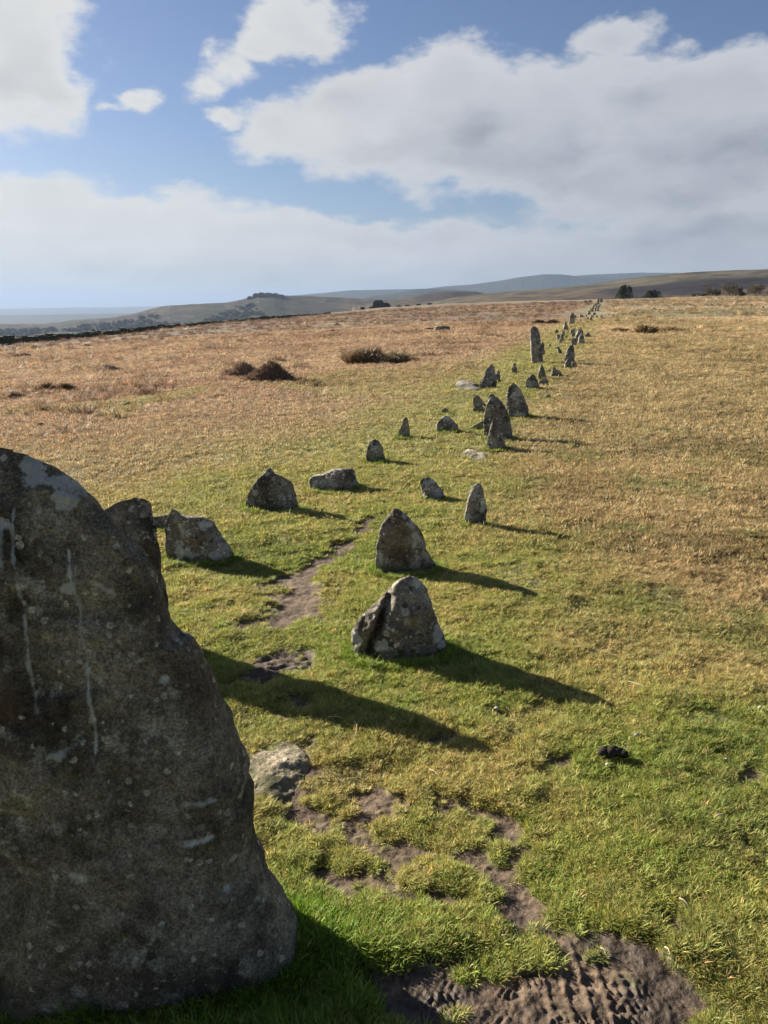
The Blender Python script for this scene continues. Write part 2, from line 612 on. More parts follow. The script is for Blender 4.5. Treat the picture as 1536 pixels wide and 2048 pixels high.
def granite_material():
    m, t_, out = new_mat('granite')
    co = t_.n('ShaderNodeTexCoord').outputs['Object']
    oi = t_.n('ShaderNodeObjectInfo')
    off = t_.vmath('MULTIPLY', t_.comb(oi.outputs['Random'], oi.outputs['Random'], oi.outputs['Random']), (37.0, 91.0, 53.0))
    p = t_.vmath('ADD', co, off)
    n1 = t_.noise(p, 5.5, 8, .62)
    n2 = t_.noise(p, 170, 3, .7)
    n3 = t_.noise(p, 2.6, 5, .55)
    n4 = t_.noise(p, 14, 7, .68)
    n5 = t_.noise(t_.vmath('ADD', p, (9.1, 3.3, 5.5)), 7.0, 6, .6)
    base = t_.mix(t_.ramp(n1.outputs[0], .32, .68), (.042, .037, .031), (.250, .232, .200))
    base = t_.mix(t_.ramp(n3.outputs[0], .48, .72, 0, .65), base, (.105, .078, .056))
    lich = t_.math('MULTIPLY', t_.ramp(n5.outputs[0], .57, .63), t_.ramp(n4.outputs[0], .40, .56))
    base = t_.mix(t_.math('MULTIPLY', lich, .7), base, (.34, .345, .315))
    wv = t_.noise(p, 45, 4, .65)
    wn = t_.n('ShaderNodeAttribute', attribute_name='worn')
    fresh = t_.math('SUBTRACT', 1.0, t_.math('MULTIPLY', wn.outputs['Fac'], .85))
    for (sc_v, amt, colr, thr) in [(9, .75, (.30, .315, .285), .60), (22, .8, (.36, .375, .345), .66), (48, .8, (.40, .405, .37), .72), (15, .6, (.20, .17, .085), .80), (30, .7, (.025, .023, .020), .62)]:
        v = t_.n('ShaderNodeTexVoronoi')
        t_.put(v.inputs['Vector'], t_.vmath('ADD', t_.vmath('ADD', p, (sc_v * .7, 1.3, 4.1)), t_.vmath('MULTIPLY', t_.vmath('SUBTRACT', wv.outputs['Color'], (.5, .5, .5)), (.9 / sc_v, .9 / sc_v, .9 / sc_v))))
        v.inputs['Scale'].default_value = sc_v
        sx = t_.n('ShaderNodeSeparateColor')
        t_.t.links.new(v.outputs['Color'], sx.inputs[0])
        on = t_.ramp(sx.outputs[0], thr, thr + .02)
        rad_ = t_.ramp(sx.outputs[1], 0, 1, .16, .46)
        disc = t_.ramp(t_.math('SUBTRACT', rad_, v.outputs['Distance']), 0, .06)
        base = t_.mix(t_.math('MULTIPLY', t_.math('MULTIPLY', t_.math('MULTIPLY', disc, on), fresh if sc_v < 40 else 1.0), amt), base, colr)
    blk = t_.math('MULTIPLY', t_.ramp(n4.outputs[0], .60, .72), fresh)
    base = t_.mix(t_.math('MULTIPLY', blk, .7), base, (.030, .028, .024))
    n6 = t_.noise(p, 60, 5, .75)
    sp = t_.math('MULTIPLY', t_.ramp(n2.outputs[0], .3, .7, .5, 1.5), t_.ramp(n6.outputs[0], .3, .7, .6, 1.4))
    base = t_.mix(1.0, base, t_.comb(sp, sp, sp), 'MULTIPLY')
    base = t_.mix(1.0, base, oi.outputs['Color'], 'MULTIPLY')
    # moss by the ground
    sz = t_.n('ShaderNodeSeparateXYZ')
    t_.t.links.new(co, sz.inputs[0])
    mz = t_.math('SUBTRACT', sz.outputs[2], t_.math('MULTIPLY', t_.math('SUBTRACT', n4.outputs[0], .5), .12))
    moss = t_.math('MULTIPLY', t_.ramp(mz, .055, .0), .7)
    base = t_.mix(moss, base, (.055, .062, .022))
    pa = t_.n('ShaderNodeAttribute', attribute_name='patch')
    pm = t_.math('MULTIPLY', pa.outputs['Fac'], t_.ramp(n4.outputs[0], .30, .48, .35, 1.0))
    base = t_.mix(t_.math('MULTIPLY', pm, .95), base, (.46, .475, .445))
    ru = t_.n('ShaderNodeAttribute', attribute_name='rust')
    base = t_.mix(t_.math('MULTIPLY', ru.outputs['Fac'], .35), base, (.115, .062, .030))
    wn = t_.n('ShaderNodeAttribute', attribute_name='worn')
    nrm = bump(t_, n4.outputs[0], t_.math('SUBTRACT', .8, t_.math('MULTIPLY', wn.outputs['Fac'], .55)), .016)
    nrm = bump(t_, n6.outputs[0], .7, .010, nrm)
    principled(t_, out, base, .92, nrm, .25)
    return m


def blade_material(name, instanced=True, trans=.25):
    m, t_, out = new_mat(name)
    a = t_.n('ShaderNodeAttribute', attribute_name='tuftcol')
    if instanced:
        a.attribute_type = 'INSTANCER'
    s = t_.n('ShaderNodeAttribute', attribute_name='tone')
    col = t_.mix(1.0, a.outputs['Color'], s.outputs['Color'], 'MULTIPLY')
    d = t_.n('ShaderNodeBsdfPrincipled')
    t_.put(d.inputs['Base Color'], col)
    d.inputs['Roughness'].default_value = .65
    d.inputs['Specular IOR Level'].default_value = .25
    tr = t_.n('ShaderNodeBsdfTranslucent')
    t_.put(tr.inputs['Color'], col)
    mx = t_.n('ShaderNodeMixShader')
    mx.inputs[0].default_value = trans
    t_.t.links.new(d.outputs[0], mx.inputs[1])
    t_.t.links.new(tr.outputs[0], mx.inputs[2])
    t_.t.links.new(mx.outputs[0], out.inputs['Surface'])
    return m


def leaf_material(name, c1, c2, scale=3.0):
    m, t_, out = new_mat(name)
    pos = t_.n('ShaderNodeNewGeometry').outputs['Position']
    n = t_.noise(pos, scale, 4, .6)
    col = t_.mix(t_.ramp(n.outputs[0], .35, .65), c1, c2)
    principled(t_, out, col, .8, None, .15)
    return m


def hill_material(name):
    m, t_, out = new_mat(name)
    a = t_.n('ShaderNodeAttribute', attribute_name='col')
    pos = t_.n('ShaderNodeNewGeometry').outputs['Position']
    n = t_.noise(pos, .022, 9, .72)
    v = t_.ramp(n.outputs[0], .3, .7, .14, .62)
    col = t_.mix(1.0, a.outputs['Color'], t_.comb(v, v, v), 'MULTIPLY')
    principled(t_, out, col, .95, bump(t_, n.outputs[0], .8, 8.0), .1)
    return m


M_GROUND = ground_material()
M_STONE = granite_material()
M_HILL = hill_material('hill_heath')
M_TURF = blade_material('turf_blade', trans=.42)
M_STRAW = blade_material('straw_blade', trans=.3)
M_OWN = blade_material('tussock_blade', instanced=False, trans=.12)
M_FIR = leaf_material('fir_needles', (.012, .022, .014), (.030, .045, .024), .8)
M_AUT = leaf_material('autumn_leaves', (.060, .048, .026), (.125, .090, .050), .6)
M_BARK = leaf_material('bark', (.05, .042, .034), (.11, .09, .07), 4)
M_WOOD = leaf_material('woodland', (.030, .040, .018), (.075, .062, .030), .02)
M_DUNG = leaf_material('dung', (.012, .010, .008), (.035, .028, .020), 60)
M_STEM = leaf_material('dead_stem', (.42, .34, .20), (.60, .52, .36), 60)


# ------------------------------------------------------------------ ground sheet
def build_ground():
    def gs(a, b, q):
        n = int(math.ceil(math.log(b / a) / q))
        return np.geomspace(a, b, n + 1)[:-1]
    rr = np.concatenate([[.02], gs(.3, 1.15, .06), gs(1.15, 2.2, .0026), gs(2.2, 3.2, .0038), gs(3.2, 9, .0055), gs(9, 60, .010), gs(60, 700, .011), gs(700, 3000, .08), gs(3000, 60000, .25), [60000]])
    aa = np.radians(np.concatenate([np.arange(-180, -60, 6), np.arange(-60, -32, 1.0), np.arange(-32, 32, .16), np.arange(32, 60, 1.0), np.arange(60, 180, 6)]))
    R_, A_ = np.meshgrid(rr, aa, indexing='ij')
    x, y = R_ * np.sin(A_), R_ * np.cos(A_)
    z = height(x, y)
    v = np.stack([x, y, z], -1).reshape(-1, 3)
    f = grid_faces(len(rr), len(aa), wrap=True)[:, ::-1]
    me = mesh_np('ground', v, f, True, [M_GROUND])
    xf, yf = x.ravel(), y.ravel()
    c, g = turf_colour(xf, yf)
    r = np.hypot(xf, yf)
    c = c * np.where(r < 9, .78, np.where(r < 60, .78, .70))[:, None]      # self-shade of the tufts put into the ground colour as darkening
    low = sstep(500, 1500, r)
    fld = fbm2(xf, yf, 900, 3, 40)
    c = lerp(c, lerp(np.array([.07, .10, .035]), np.array([.05, .055, .03]), sstep(-.2, .3, fld)), low)
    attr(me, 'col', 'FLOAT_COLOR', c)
    d = np.zeros_like(xf)
    k = r < 15
    d[k] = dirt_mask(xf[k], yf[k])
    attr(me, 'dirt', 'FLOAT', d)
    q = hit(1000, 2040)
    wet = sstep(1.0, .45, np.hypot((xf - q[0]) * .9, (yf - q[1]) * 1.9)) * sstep(-.5, .4, fbm2(xf, yf, .2, 3, 41))
    wet = np.maximum(wet, sstep(.4, .2, np.hypot(xf - hit_ripple[0], yf - hit_ripple[1])) * .5)
    attr(me, 'wet', 'FLOAT', wet)
    link('ground', me, kind='structure')


build_ground()


# ------------------------------------------------------------------ hills behind the moor
def ridge(name, pts, R, foot, base, colfn, seed, amp=3.0, wl=200.0, nd=60, step=2.0, back=None, gamma=1.0):
    px = np.arange(pts[0][0], pts[-1][0] + .1, step)
    py = np.interp(px, [p[0] for p in pts], [p[1] for p in pts])
    ae = np.array([azel(a, b) for a, b in zip(px, py)])
    az = ae[:, 0]
    zc = EYE + R * np.tan(ae[:, 1])
    back = back or R * 1.5
    tt = np.concatenate([np.linspace(0, 1, nd), np.linspace(1, 2, 14)[1:]])
    T, A = np.meshgrid(tt, az, indexing='ij')
    ZC = np.broadcast_to(zc[None], T.shape)
    rr = np.where(T <= 1, foot + (R - foot) * T, R + (back - R) * (T - 1))
    s = np.where(T <= 1, T ** gamma, np.cos((T - 1) * np.pi / 2))
    s = np.where(T <= 1, s * (1 - .10 * np.sin(np.pi * T)), s)
    x, y = rr * np.sin(A), rr * np.cos(A)
    side = np.minimum(sstep(0, 1, (np.arange(len(az)) / 12.0)), sstep(0, 1, (len(az) - 1 - np.arange(len(az))) / 12.0))
    z = base + (ZC - base) * s * (.3 + .7 * side[None])
    z = z + amp * fbm2(x, y, wl, 4, seed) * np.clip(T * 3, 0, 1) * np.where(T <= 1, .35 + .65 * np.abs(1 - T), 1.0)
    v = np.stack([x, y, z], -1).reshape(-1, 3)
    f = grid_faces(len(tt), len(az))[:, ::-1]
    me = mesh_np(name, v, f, True, [M_HILL])
    attr(me, 'col', 'FLOAT_COLOR', colfn(x.ravel(), y.ravel(), z.ravel(), np.minimum(T.ravel(), 1), A.ravel()))
    return link(name, me, kind='structure'), (x, y, z, T)


def pxof(A):
    """photograph column of an azimuth near the skyline"""
    return W / 2 + np.tan(A) * (CP + .272 * SP) * F


def col_left(x, y, z, T, A):
    n = fbm2(x, y, 420, 4, 50)
    c = lerp(np.array([.075, .080, .035]), np.array([.125, .105, .055]), sstep(-.3, .4, n))
    c = lerp(c, np.array([.13, .15, .06]), sstep(.35, .5, fbm2(x, y, 150, 2, 51)) * (T < .75))
    c = lerp(c, np.array([.185, .135, .085]), sstep(600, 720, pxof(A)) * sstep(.4, .9, T))
    c = lerp(c, np.array([.070, .048, .040]), sstep(-.1, .4, fbm2(x, y, 260, 3, 52)) * .85)
    c = lerp(c, np.array([.26, .25, .16]), sstep(.86, .95, 1 - np.abs(fbm2(x, y, 210, 2, 57)) * 3) * sstep(.3, .4, T) * .6)
    return c


def col_mid(x, y, z, T, A):
    c = lerp(np.array([.20, .145, .09]), np.array([.15, .11, .07]), sstep(-.3, .4, fbm2(x, y, 260, 4, 53)))
    p = pxof(A)
    dk = sstep(825, 855, p) * sstep(985, 955, p) * sstep(.25, .5, T + .25 * fbm2(x, y, 120, 3, 54))
    return lerp(c, np.array([.075, .058, .05]), dk * .85)


def col_right(x, y, z, T, A):
    p = pxof(A)
    n = fbm2(x, y, 160, 4, 55)
    c = lerp(np.array([.23, .165, .10]), np.array([.17, .12, .08]), sstep(-.3, .4, n))
    top = sstep(.74, .86, T + .06 * n)
    c = lerp(c, np.array([.200, .170, .110]), top)
    band = sstep(.46, .56, T + .10 * n) * sstep(.88, .78, T + .06 * n) * sstep(1150, 1260, p + 30 * n)
    c = lerp(c, np.array([.042, .032, .036]), band)
    b2 = sstep(1000, 1040, p) * sstep(1260, 1200, p) * sstep(.25, .35, T) * sstep(.75, .55, T)
    c = lerp(c, np.array([.10, .07, .062]), b2 * .7)
    c = lerp(c, np.array([.25, .18, .105]), sstep(1400, 1460, p) * sstep(.62, .56, T - (p - 1430) * .0008) * .8)
    return c


def col_far(x, y, z, T, A):
    return lerp(np.array([.06, .075, .035]), np.array([.10, .09, .055]), sstep(-.3, .4, fbm2(x, y, 1500, 4, 56)))


ridge('far_lowland_ridge', [(-900, 630), (-300, 622), (0, 619), (200, 616), (420, 611), (640, 603), (760, 598), (900, 598)], 17000, 13000, -215, col_far, 60, 20, 3000, 20, 8)
ridge('lowland_ridge', [(-900, 640), (-300, 634), (0, 632), (120, 630), (200, 629), (270, 628), (330, 632), (460, 645)], 8500, 6500, -215, col_far, 61, 10, 1200, 20, 6)
ridge('faint_mountain', [(1000, 585), (1100, 556), (1180, 549), (1278, 545), (1400, 546), (1700, 552), (2200, 575)], 9300, 8300, -215, col_far, 62, 15, 3000, 20, 8)
ridge('blue_mountain', [(460, 605), (560, 593), (640, 587), (700, 581), (768, 579), (850, 577), (894, 572), (940, 569), (993, 562), (1040, 554), (1088, 548.5), (1120, 549), (1150, 552), (1220, 556), (1290, 560), (1400, 566), (1700, 590)], 7800, 6300, -215, col_far, 63, 12, 1500, 24, 3)
ridge('blue_hill', [(680, 606), (743, 592), (790, 587), (816, 582), (835, 578.5), (874, 578), (913, 580), (960, 584), (1010, 591), (1080, 600)], 5200, 4000, -215, col_far, 64, 8, 900, 24, 3)
_, LEFTHILL = ridge('tor_hill', [(-900, 720), (-400, 675), (-100, 654), (0, 650), (75, 648.5), (150, 641), (220, 636.5), (260, 631), (300, 621), (340, 612), (380, 607.5), (450, 604), (485, 598), (505, 592), (517, 589), (550, 588), (570, 591), (650, 593.5), (750, 598), (830, 604), (930, 615)], 2600, 1150, -200, col_left, 65, 9, 330, 90, 1.5)
ridge('heath_hill', [(690, 615), (740, 607), (780, 601), (830, 592), (865, 586.5), (885, 584), (930, 583), (952, 583.5), (970, 587), (1010, 588), (1100, 592), (1300, 606)], 1900, 950, -90, col_mid, 66, 4, 120, 60, 1.5)
ridge('moor_hill', [(780, 618), (850, 606), (900, 597), (960, 588), (1010, 583.5), (1100, 577), (1150, 572.5), (1200, 566), (1250, 558.5), (1300, 552), (1350, 547), (1400, 543.5), (1450, 540.5), (1536, 538), (1700, 540), (2000, 550), (2400, 585)], 1350, 520, -25, col_right, 67, 2.0, 110, 90, 2)

# haze: pale even air round the whole scene
_hz = []
for z_ in (-221.5, 375.0):
    for (x_, y_) in ((-61000, -61000), (61000, -61000), (61000, 61000), (-61000, 61000)):
        _hz.append((x_, y_, z_))
me = mesh_np('haze', _hz, [(3, 2, 1, 0), (4, 5, 6, 7), (0, 1, 5, 4), (1, 2, 6, 5), (2, 3, 7, 6), (3, 0, 4, 7)], False)
hm, t_, out = new_mat('haze_air')
pv = t_.n('ShaderNodeVolumePrincipled')
pv.inputs['Color'].default_value = (.25, .33, .475, 1)
pv.inputs['Density'].default_value = .000075
pv.inputs['Anisotropy'].default_value = .2
hm.node_tree.links.new(pv.outputs[0], out.inputs['Volume'])
me.materials.append(hm)
link('haze', me, kind='stuff')


# ------------------------------------------------------------------ stones
STONES = []   # (x, y, half width, half depth) for the skirts of longer grass


def poly_span(poly, z):
    xs = []
    n = len(poly)
    for i in range(n):
        (x0, z0), (x1, z1) = poly[i], poly[(i + 1) % n]
        if (z0 - z) * (z1 - z) <= 0 and abs(z0 - z1) > 1e-9:
            xs.append(x0 + (x1 - x0) * (z - z0) / (z1 - z0))
    if len(xs) < 2:
        return None
    return min(xs), max(xs)


def stone(label, outline, base=None, depth=.7, seed=0, res=None, group=None, D=None, tint=(1.14, 1.12, 1.08), rough=.05, cat='stone',
          name='standing_stone', patches=(), streaks=(), rust=(), lean=0.0, flat=False, expo=2.2, taper=.5, yaw=0.0, cuts=9, skirt=True, sink=None, grooves=(), worn=0.0, around=1.6, ground_z=None):
    """a boulder whose outline seen from the camera side follows `outline` (photograph pixels), with real depth behind it"""
    xs = [p[0] for p in outline]
    ys = [p[1] for p in outline]
    base = base or max(ys)
    mid = .5 * (min(xs) + max(xs))
    if D is None:
        P = hit(mid, base)
        Dy = P[1]
    else:
        Dy = D
    zc_ = Dy * CP + .9 * SP
    wid = (max(xs) - min(xs)) / F * zc_
    half = depth * wid / 2
    Yc = Dy + half * .85
    poly = []
    for (a, b) in outline:
        d = ray(a, b)
        s = Yc / d[1]
        poly.append((d[0] * s, EYE + d[2] * s))
    cx0 = .5 * (min(p[0] for p in poly) + max(p[0] for p in poly))
    gz = float(height0(np.array([cx0]), np.array([Yc]))[0])
    if ground_z is not None:
        gz = ground_z
    zt = max(p[1] for p in poly)
    zb_ = min(p[1] for p in poly)
    hgt = zt - gz
    if res is None:
        res = int(np.clip(900 / max(Yc, 3), 14, 110))
    nl, nc = res, int(res * around)
    rnd = np.random.RandomState(seed + 100)
    sink_ = sink if sink is not None else .12 * wid + .03
    zz = np.concatenate([np.linspace(gz - sink_, max(zb_, gz) + .03 * hgt, 6)[:-1], zt - (zt - max(zb_, gz) - .03 * hgt) * (1 - np.sin(np.linspace(0, 1, nl) * np.pi / 2) ** 1.0)])
    L, Rr = [], []
    lo = max(zb_, gz) + .03 * hgt
    for z in zz:
        sp = poly_span(poly, min(max(z, lo, zb_ + .002 * (zt - zb_)), zt - .003 * (zt - zb_)))
        if sp is None:
            sp = (cx0 - wid * .3, cx0 + wid * .3)
        L.append(sp[0])
        Rr.append(sp[1])
    L, Rr = np.array(L), np.array(Rr)
    hw = (Rr - L) / 2
    cxs = (Rr + L) / 2
    hm_ = hw.max()
    tz = np.clip((zz - gz) / hgt, 0, 1)
    hd = half * (1 - taper * tz ** 1.6) * np.clip(hw / hm_, .08, 1) ** .45
    top_close = np.clip((zt - zz) / (hgt * .10 + 1e-6), 0, 1)
    hw = hw * np.maximum(top_close, .0) ** .25 if False else hw
    hd = hd * np.clip(top_close, .06, 1) ** .5
    th = np.linspace(0, 2 * np.pi, nc, endpoint=False)
    ct, st = np.cos(th), np.sin(th)
    ex = 2.0 / expo
    ux = np.sign(ct) * np.abs(ct) ** ex
    uy = np.sign(st) * np.abs(st) ** ex
    X = cxs[:, None] + hw[:, None] * ux[None]
    Y = hd[:, None] * uy[None] + lean * (zz - gz)[:, None]
    Z = np.broadcast_to(zz[:, None], X.shape).copy()
    # cap rows
    capx, capy, capz = [], [], []
    for k in (.66, .33, .0):
        capx.append(cxs[-1] + (X[-1] - cxs[-1]) * k)
        capy.append(Y[-1] * k + (1 - k) * Y[-1].mean())
        capz.append(np.full(nc, zt + .003 * hgt * (1 - k)))
    X = np.vstack([X] + [np.array(capx)])
    Y = np.vstack([Y] + [np.array(capy)])
    Z = np.vstack([Z] + [np.array(capz)])
    # flat facets: chop with a few planes facing mostly front and back
    for k in range(cuts):
        sgn = -1 if k % 3 else 1
        nn = np.array([rnd.uniform(-.65, .65), sgn * 1.0, rnd.uniform(-.2, .55)])
        nn /= np.linalg.norm(nn)
        cz = gz + hgt * rnd.uniform(.25, .75)
        dd = (X - cx0) * nn[0] + Y * nn[1] + (Z - cz) * nn[2]
        lim = np.percentile(dd, rnd.uniform(74, 94))
        over = np.maximum(dd - lim, 0) * .85
        Y = Y - over * nn[1]
        Z = Z - over * nn[2] * .3
    s_ = wid
    X0, Y0, Z0 = X.copy(), Y.copy(), Z.copy()
    n1 = fbm3(X0, Y0, Z0, .42 * s_ + .02, 4, seed + 1, .55)
    n2 = fbm3(X0, Y0, Z0, .12 * s_ + .01, 3, seed + 2, .55)
    ridg = 1 - np.abs(fbm3(X0, Y0, Z0, .30 * s_ + .02, 3, seed + 3))
    fine = fbm3(X0, Y0, Z0, .07, 4, seed + 4, .6) if Yc < 9 else 0
    pit = sstep(.35, .8, fbm3(X0, Y0, Z0, .10, 3, seed + 5)) if Yc < 9 else 0
    crack = np.exp(-(fbm3(X0, Y0, Z0 * .6, .55 * s_ + .05, 2, seed + 6) / .035) ** 2) if Yc < 9 else 0
    disp = rough * s_ * (n1 * 1.0 + n2 * .35 + (ridg - .75) * .5) + .0055 * fine - .008 * pit - .007 * crack
    cX = cxs[np.minimum(np.arange(X.shape[0]), len(cxs) - 1)][:, None]
    nx_, ny_ = (X0 - cX) / (hm_ + 1e-6), Y0 / (half + 1e-6)
    ln = np.sqrt(nx_ ** 2 + ny_ ** 2) + .15
    X = X0 + disp * nx_ / ln * .8
    Y = Y0 + disp * ny_ / ln * 1.25
    Z = Z0 + disp * .15 * (Z0 - gz) / hgt
    pd = np.full(X.shape, 0.0)
    # where each vertex sits in the outline's own plane, for marks with a place of their own
    sc_ = Yc / F

    def plane(a, b):
        d = ray(a, b)
        s = Yc / d[1]
        return d[0] * s, EYE + d[2] * s
    for (pts, wpx, dep) in grooves:
        q = [plane(*p) for p in pts]
        g = np.full(X.shape, 9.0)
        for (a, b) in zip(q[:-1], q[1:]):
            dx, dz = b[0] - a[0], b[1] - a[1]
            k = np.clip(((X - a[0]) * dx + (Z - a[1]) * dz) / (dx * dx + dz * dz), 0, 1)
            g = np.minimum(g, np.hypot(X - a[0] - k * dx, Z - a[1] - k * dz))
        Y = Y + np.where(Y0 < 0, 1, 0) * dep * np.exp(-(g / (wpx * sc_)) ** 2)
    for (a, b, rx, ry) in patches:
        qx, qz = plane(a, b)
        q = np.hypot((X - qx) / (rx * sc_), (Z - qz) / (ry * sc_)) + .55 * n2 + .9 * fbm3(X0, Y0, Z0, .045, 4, seed + 9, .6)
        pd = np.maximum(pd, sstep(1.15, .75, q) * .6 * (Y0 < 0))
    for (pts, wpx, amt) in streaks:
        q = [plane(*p) for p in pts]
        g = np.full(X.shape, 9.0)
        for (a, b) in zip(q[:-1], q[1:]):
            dx, dz = b[0] - a[0], b[1] - a[1]
            k = np.clip(((X - a[0]) * dx + (Z - a[1]) * dz) / (dx * dx + dz * dz), 0, 1)
            g = np.minimum(g, np.hypot(X - a[0] - k * dx, Z - a[1] - k * dz))
        g = g + wpx * sc_ * .9 * fbm3(X0, Y0, Z0, .02, 3, seed + 11, .7)
        al = .75 + .8 * fbm3(X0, Y0, Z0, .07, 2, seed + 12)
        pd = np.maximum(pd, np.clip(sstep(1.2, .35, g / (wpx * sc_)) * al * amt, 0, 1) * (Y0 < 0))
    rd = np.zeros(X.shape)
    for (a, b, rx, ry) in rust:
        qx, qz = plane(a, b)
        q = np.hypot((X - qx) / (rx * sc_), (Z - qz) / (ry * sc_)) + .5 * n1
        rd = np.maximum(rd, sstep(1.2, .4, q) * (Y0 < 0))
    cyw = Yc
    if yaw:
        c_, s2 = math.cos(yaw), math.sin(yaw)
        X, Y = cx0 + (X - cx0) * c_ - Y * s2, (X - cx0) * s2 + Y * c_
    v = np.stack([X - cx0, Y, Z - gz], -1).reshape(-1, 3)
    f = grid_faces(X.shape[0], nc, wrap=True)
    me_ = mesh_np(name, v, f, True, [M_STONE])
    attr(me_, 'patch', 'FLOAT', pd.ravel())
    attr(me_, 'rust', 'FLOAT', rd.ravel())
    if worn:
        attr(me_, 'worn', 'FLOAT', np.full(len(v), worn))
    o = link(name, me_, label, cat, group, loc=(cx0, cyw, gz))
    o.color = (*tint, 1)
    if skirt and Yc < 40:
        STONES.append((cx0, Yc, (L[6:10].min() - cx0), (Rr[6:10].max() - cx0), half))
    return o


def flat_rock(label, outline, h, seed, tint, name, cat, res=60):
    """a slab lying in the turf: outline = its edge on the ground in photograph pixels"""
    Q = np.array([hit(a, b) for (a, b) in outline])
    c = Q.mean(0)
    an = np.arctan2(Q[:, 1] - c[1], Q[:, 0] - c[0])
    rd_ = np.hypot(Q[:, 1] - c[1], Q[:, 0] - c[0])
    o_ = np.argsort(an)
    nc = res * 2
    th = np.linspace(-np.pi, np.pi, nc, endpoint=False)
    rad = np.interp(th, np.concatenate([an[o_] - 2 * np.pi, an[o_], an[o_] + 2 * np.pi]), np.tile(rd_[o_], 3))
    q = np.concatenate([np.linspace(0, .9, res), np.linspace(.9, 1.06, 10)[1:]])[:, None]
    x = c[0] + q * rad[None] * np.cos(th)[None]
    y = c[1] + q * rad[None] * np.sin(th)[None]
    g = height0(x, y)
    s_ = rd_.mean()
    prof = h * (1 - np.clip(q, 0, 1) ** 4) - .03 * sstep(.95, 1.06, q)
    tilt_ = h * .35 * np.cos(th - 1.9)[None] * q * (q < 1)
    n_ = fbm2(x, y, s_ * .8, 4, seed, .6)
    z = g - .004 + prof + tilt_ + (.16 * h) * n_ * sstep(1.05, .9, q) + .12 * h * np.abs(fbm2(x, y, s_ * .5, 2, seed + 3)) * -1 * sstep(1.05, .9, q)
    z = z + (.010 * fbm2(x, y, .14, 3, seed + 4, .5) + .0015 * fbm2(x, y, .03, 3, seed + 1, .6)) * (s_ < .3) * sstep(1.05, .9, q)
    me_ = mesh_np(name, np.stack([x - c[0], y - c[1], z - c[2]], -1).reshape(-1, 3), grid_faces(len(q), nc, True), True, [M_STONE])
    attr(me_, 'patch', 'FLOAT', np.zeros(x.size))
    attr(me_, 'worn', 'FLOAT', np.ones(x.size))
    o = link(name, me_, label, cat, loc=tuple(c))
    o.color = (*tint, 1)
    FLATS.append((c[0], c[1], th, rad))
    return o


FLATS = []
ROWG = 'standing stones of the double stone row'
# --- the great stone on the left and its neighbours
stone('huge dark grey lichen-streaked standing stone filling the lower left foreground',
      [(-330, 1200), (-250, 1010), (-120, 935), (-60, 908), (0, 897), (60, 905), (115, 928), (160, 960), (190, 995), (205, 1018), (235, 1052), (268, 1080), (298, 1112), (318, 1150), (332, 1205), (345, 1243), (362, 1270), (385, 1279), (405, 1312), (420, 1355), (438, 1410), (462, 1460), (479, 1505), (492, 1545), (489, 1572), (500, 1592), (503, 1650), (510, 1700), (538, 1765), (572, 1820), (600, 1880), (604, 1915), (596, 1990), (-420, 1990), (-420, 1500)],
      base=1965, D=1.42, depth=.34, seed=3, res=330, tint=(.82, .75, .62), rough=.022, worn=.7, around=3.0, name='standing_stone', taper=.35, expo=3.4, cuts=5, group=None,
      streaks=[([(58, 1000), (62, 1060), (75, 1120), (92, 1190), (98, 1240), (104, 1290), (125, 1368)], 3.2, .62),
               ([(38, 1020), (45, 1080), (50, 1108)], 5, .7),
               ([(165, 1080), (172, 1130), (188, 1180), (196, 1225), (208, 1270), (214, 1330), (228, 1390), (232, 1445)], 3.4, .62),
               ([(20, 1025), (55, 1030)], 8, .6), ([(215, 1140), (250, 1165)], 6, .5), ([(395, 1543), (450, 1541)], 5, .8), ([(400, 1611), (442, 1609)], 5, .8)],
      patches=[(120, 952, 42, 15), (160, 978, 26, 22), (68, 925, 22, 12), (165, 1150, 18, 12), (85, 1610, 10, 6), (405, 1640, 12, 6), (470, 1715, 8, 8), (215, 1655, 22, 12), (345, 1330, 6, 6), (170, 1440, 16, 12)],
      rust=[(50, 1350, 60, 90)], skirt=True,
      grooves=[([(108, 1690), (92, 1780), (62, 1860), (30, 1940)], 16, .030), ([(380, 1240), (300, 1180), (240, 1090)], 10, .010)])
stone('tall dark stone slab standing directly behind the huge foreground stone',
      [(110, 1100), (150, 1042), (205, 1020), (240, 1004), (258, 999), (270, 996), (285, 999), (297, 1006), (304, 1025), (308, 1062), (318, 1108), (326, 1160), (336, 1210), (345, 1250), (352, 1290), (358, 1318), (100, 1318)],
      base=1314, depth=.45, seed=5, res=120, tint=(.85, .80, .74), group=ROWG, rough=.03)
stone('low grey stone half hidden between the dark slab and the lichened boulder',
      [(296, 1046), (307, 1034), (322, 1030), (345, 1030), (362, 1036), (370, 1062), (298, 1062)], base=1062, depth=.6, seed=6, group=ROWG)
stone('broad lichened boulder with a sharp left point beside the huge foreground stone',
      [(330, 1130), (330, 1060), (336, 1030), (343, 1017), (352, 1020), (366, 1032), (385, 1033), (405, 1034), (425, 1045), (440, 1062), (452, 1085), (465, 1105), (470, 1120), (468, 1130)],
      base=1128, depth=.5, seed=7, res=110, group=ROWG, rough=.045, patches=[(437, 1103, 18, 12), (375, 1062, 12, 10), (410, 1048, 16, 9), (362, 1100, 14, 16), (390, 1108, 10, 7)])
stone('triangular dark boulder with a peaked top left of the worn path',
      [(487, 1026), (492, 1003), (502, 977), (520, 955), (532, 940), (540, 935), (550, 948), (565, 955), (580, 964), (586, 970), (591, 985), (597, 1005), (601, 1026)], base=1026, depth=.55, seed=8, res=100, group=ROWG, tint=(.95, .93, .9), patches=[(582, 985, 9, 14), (510, 990, 6, 10)])
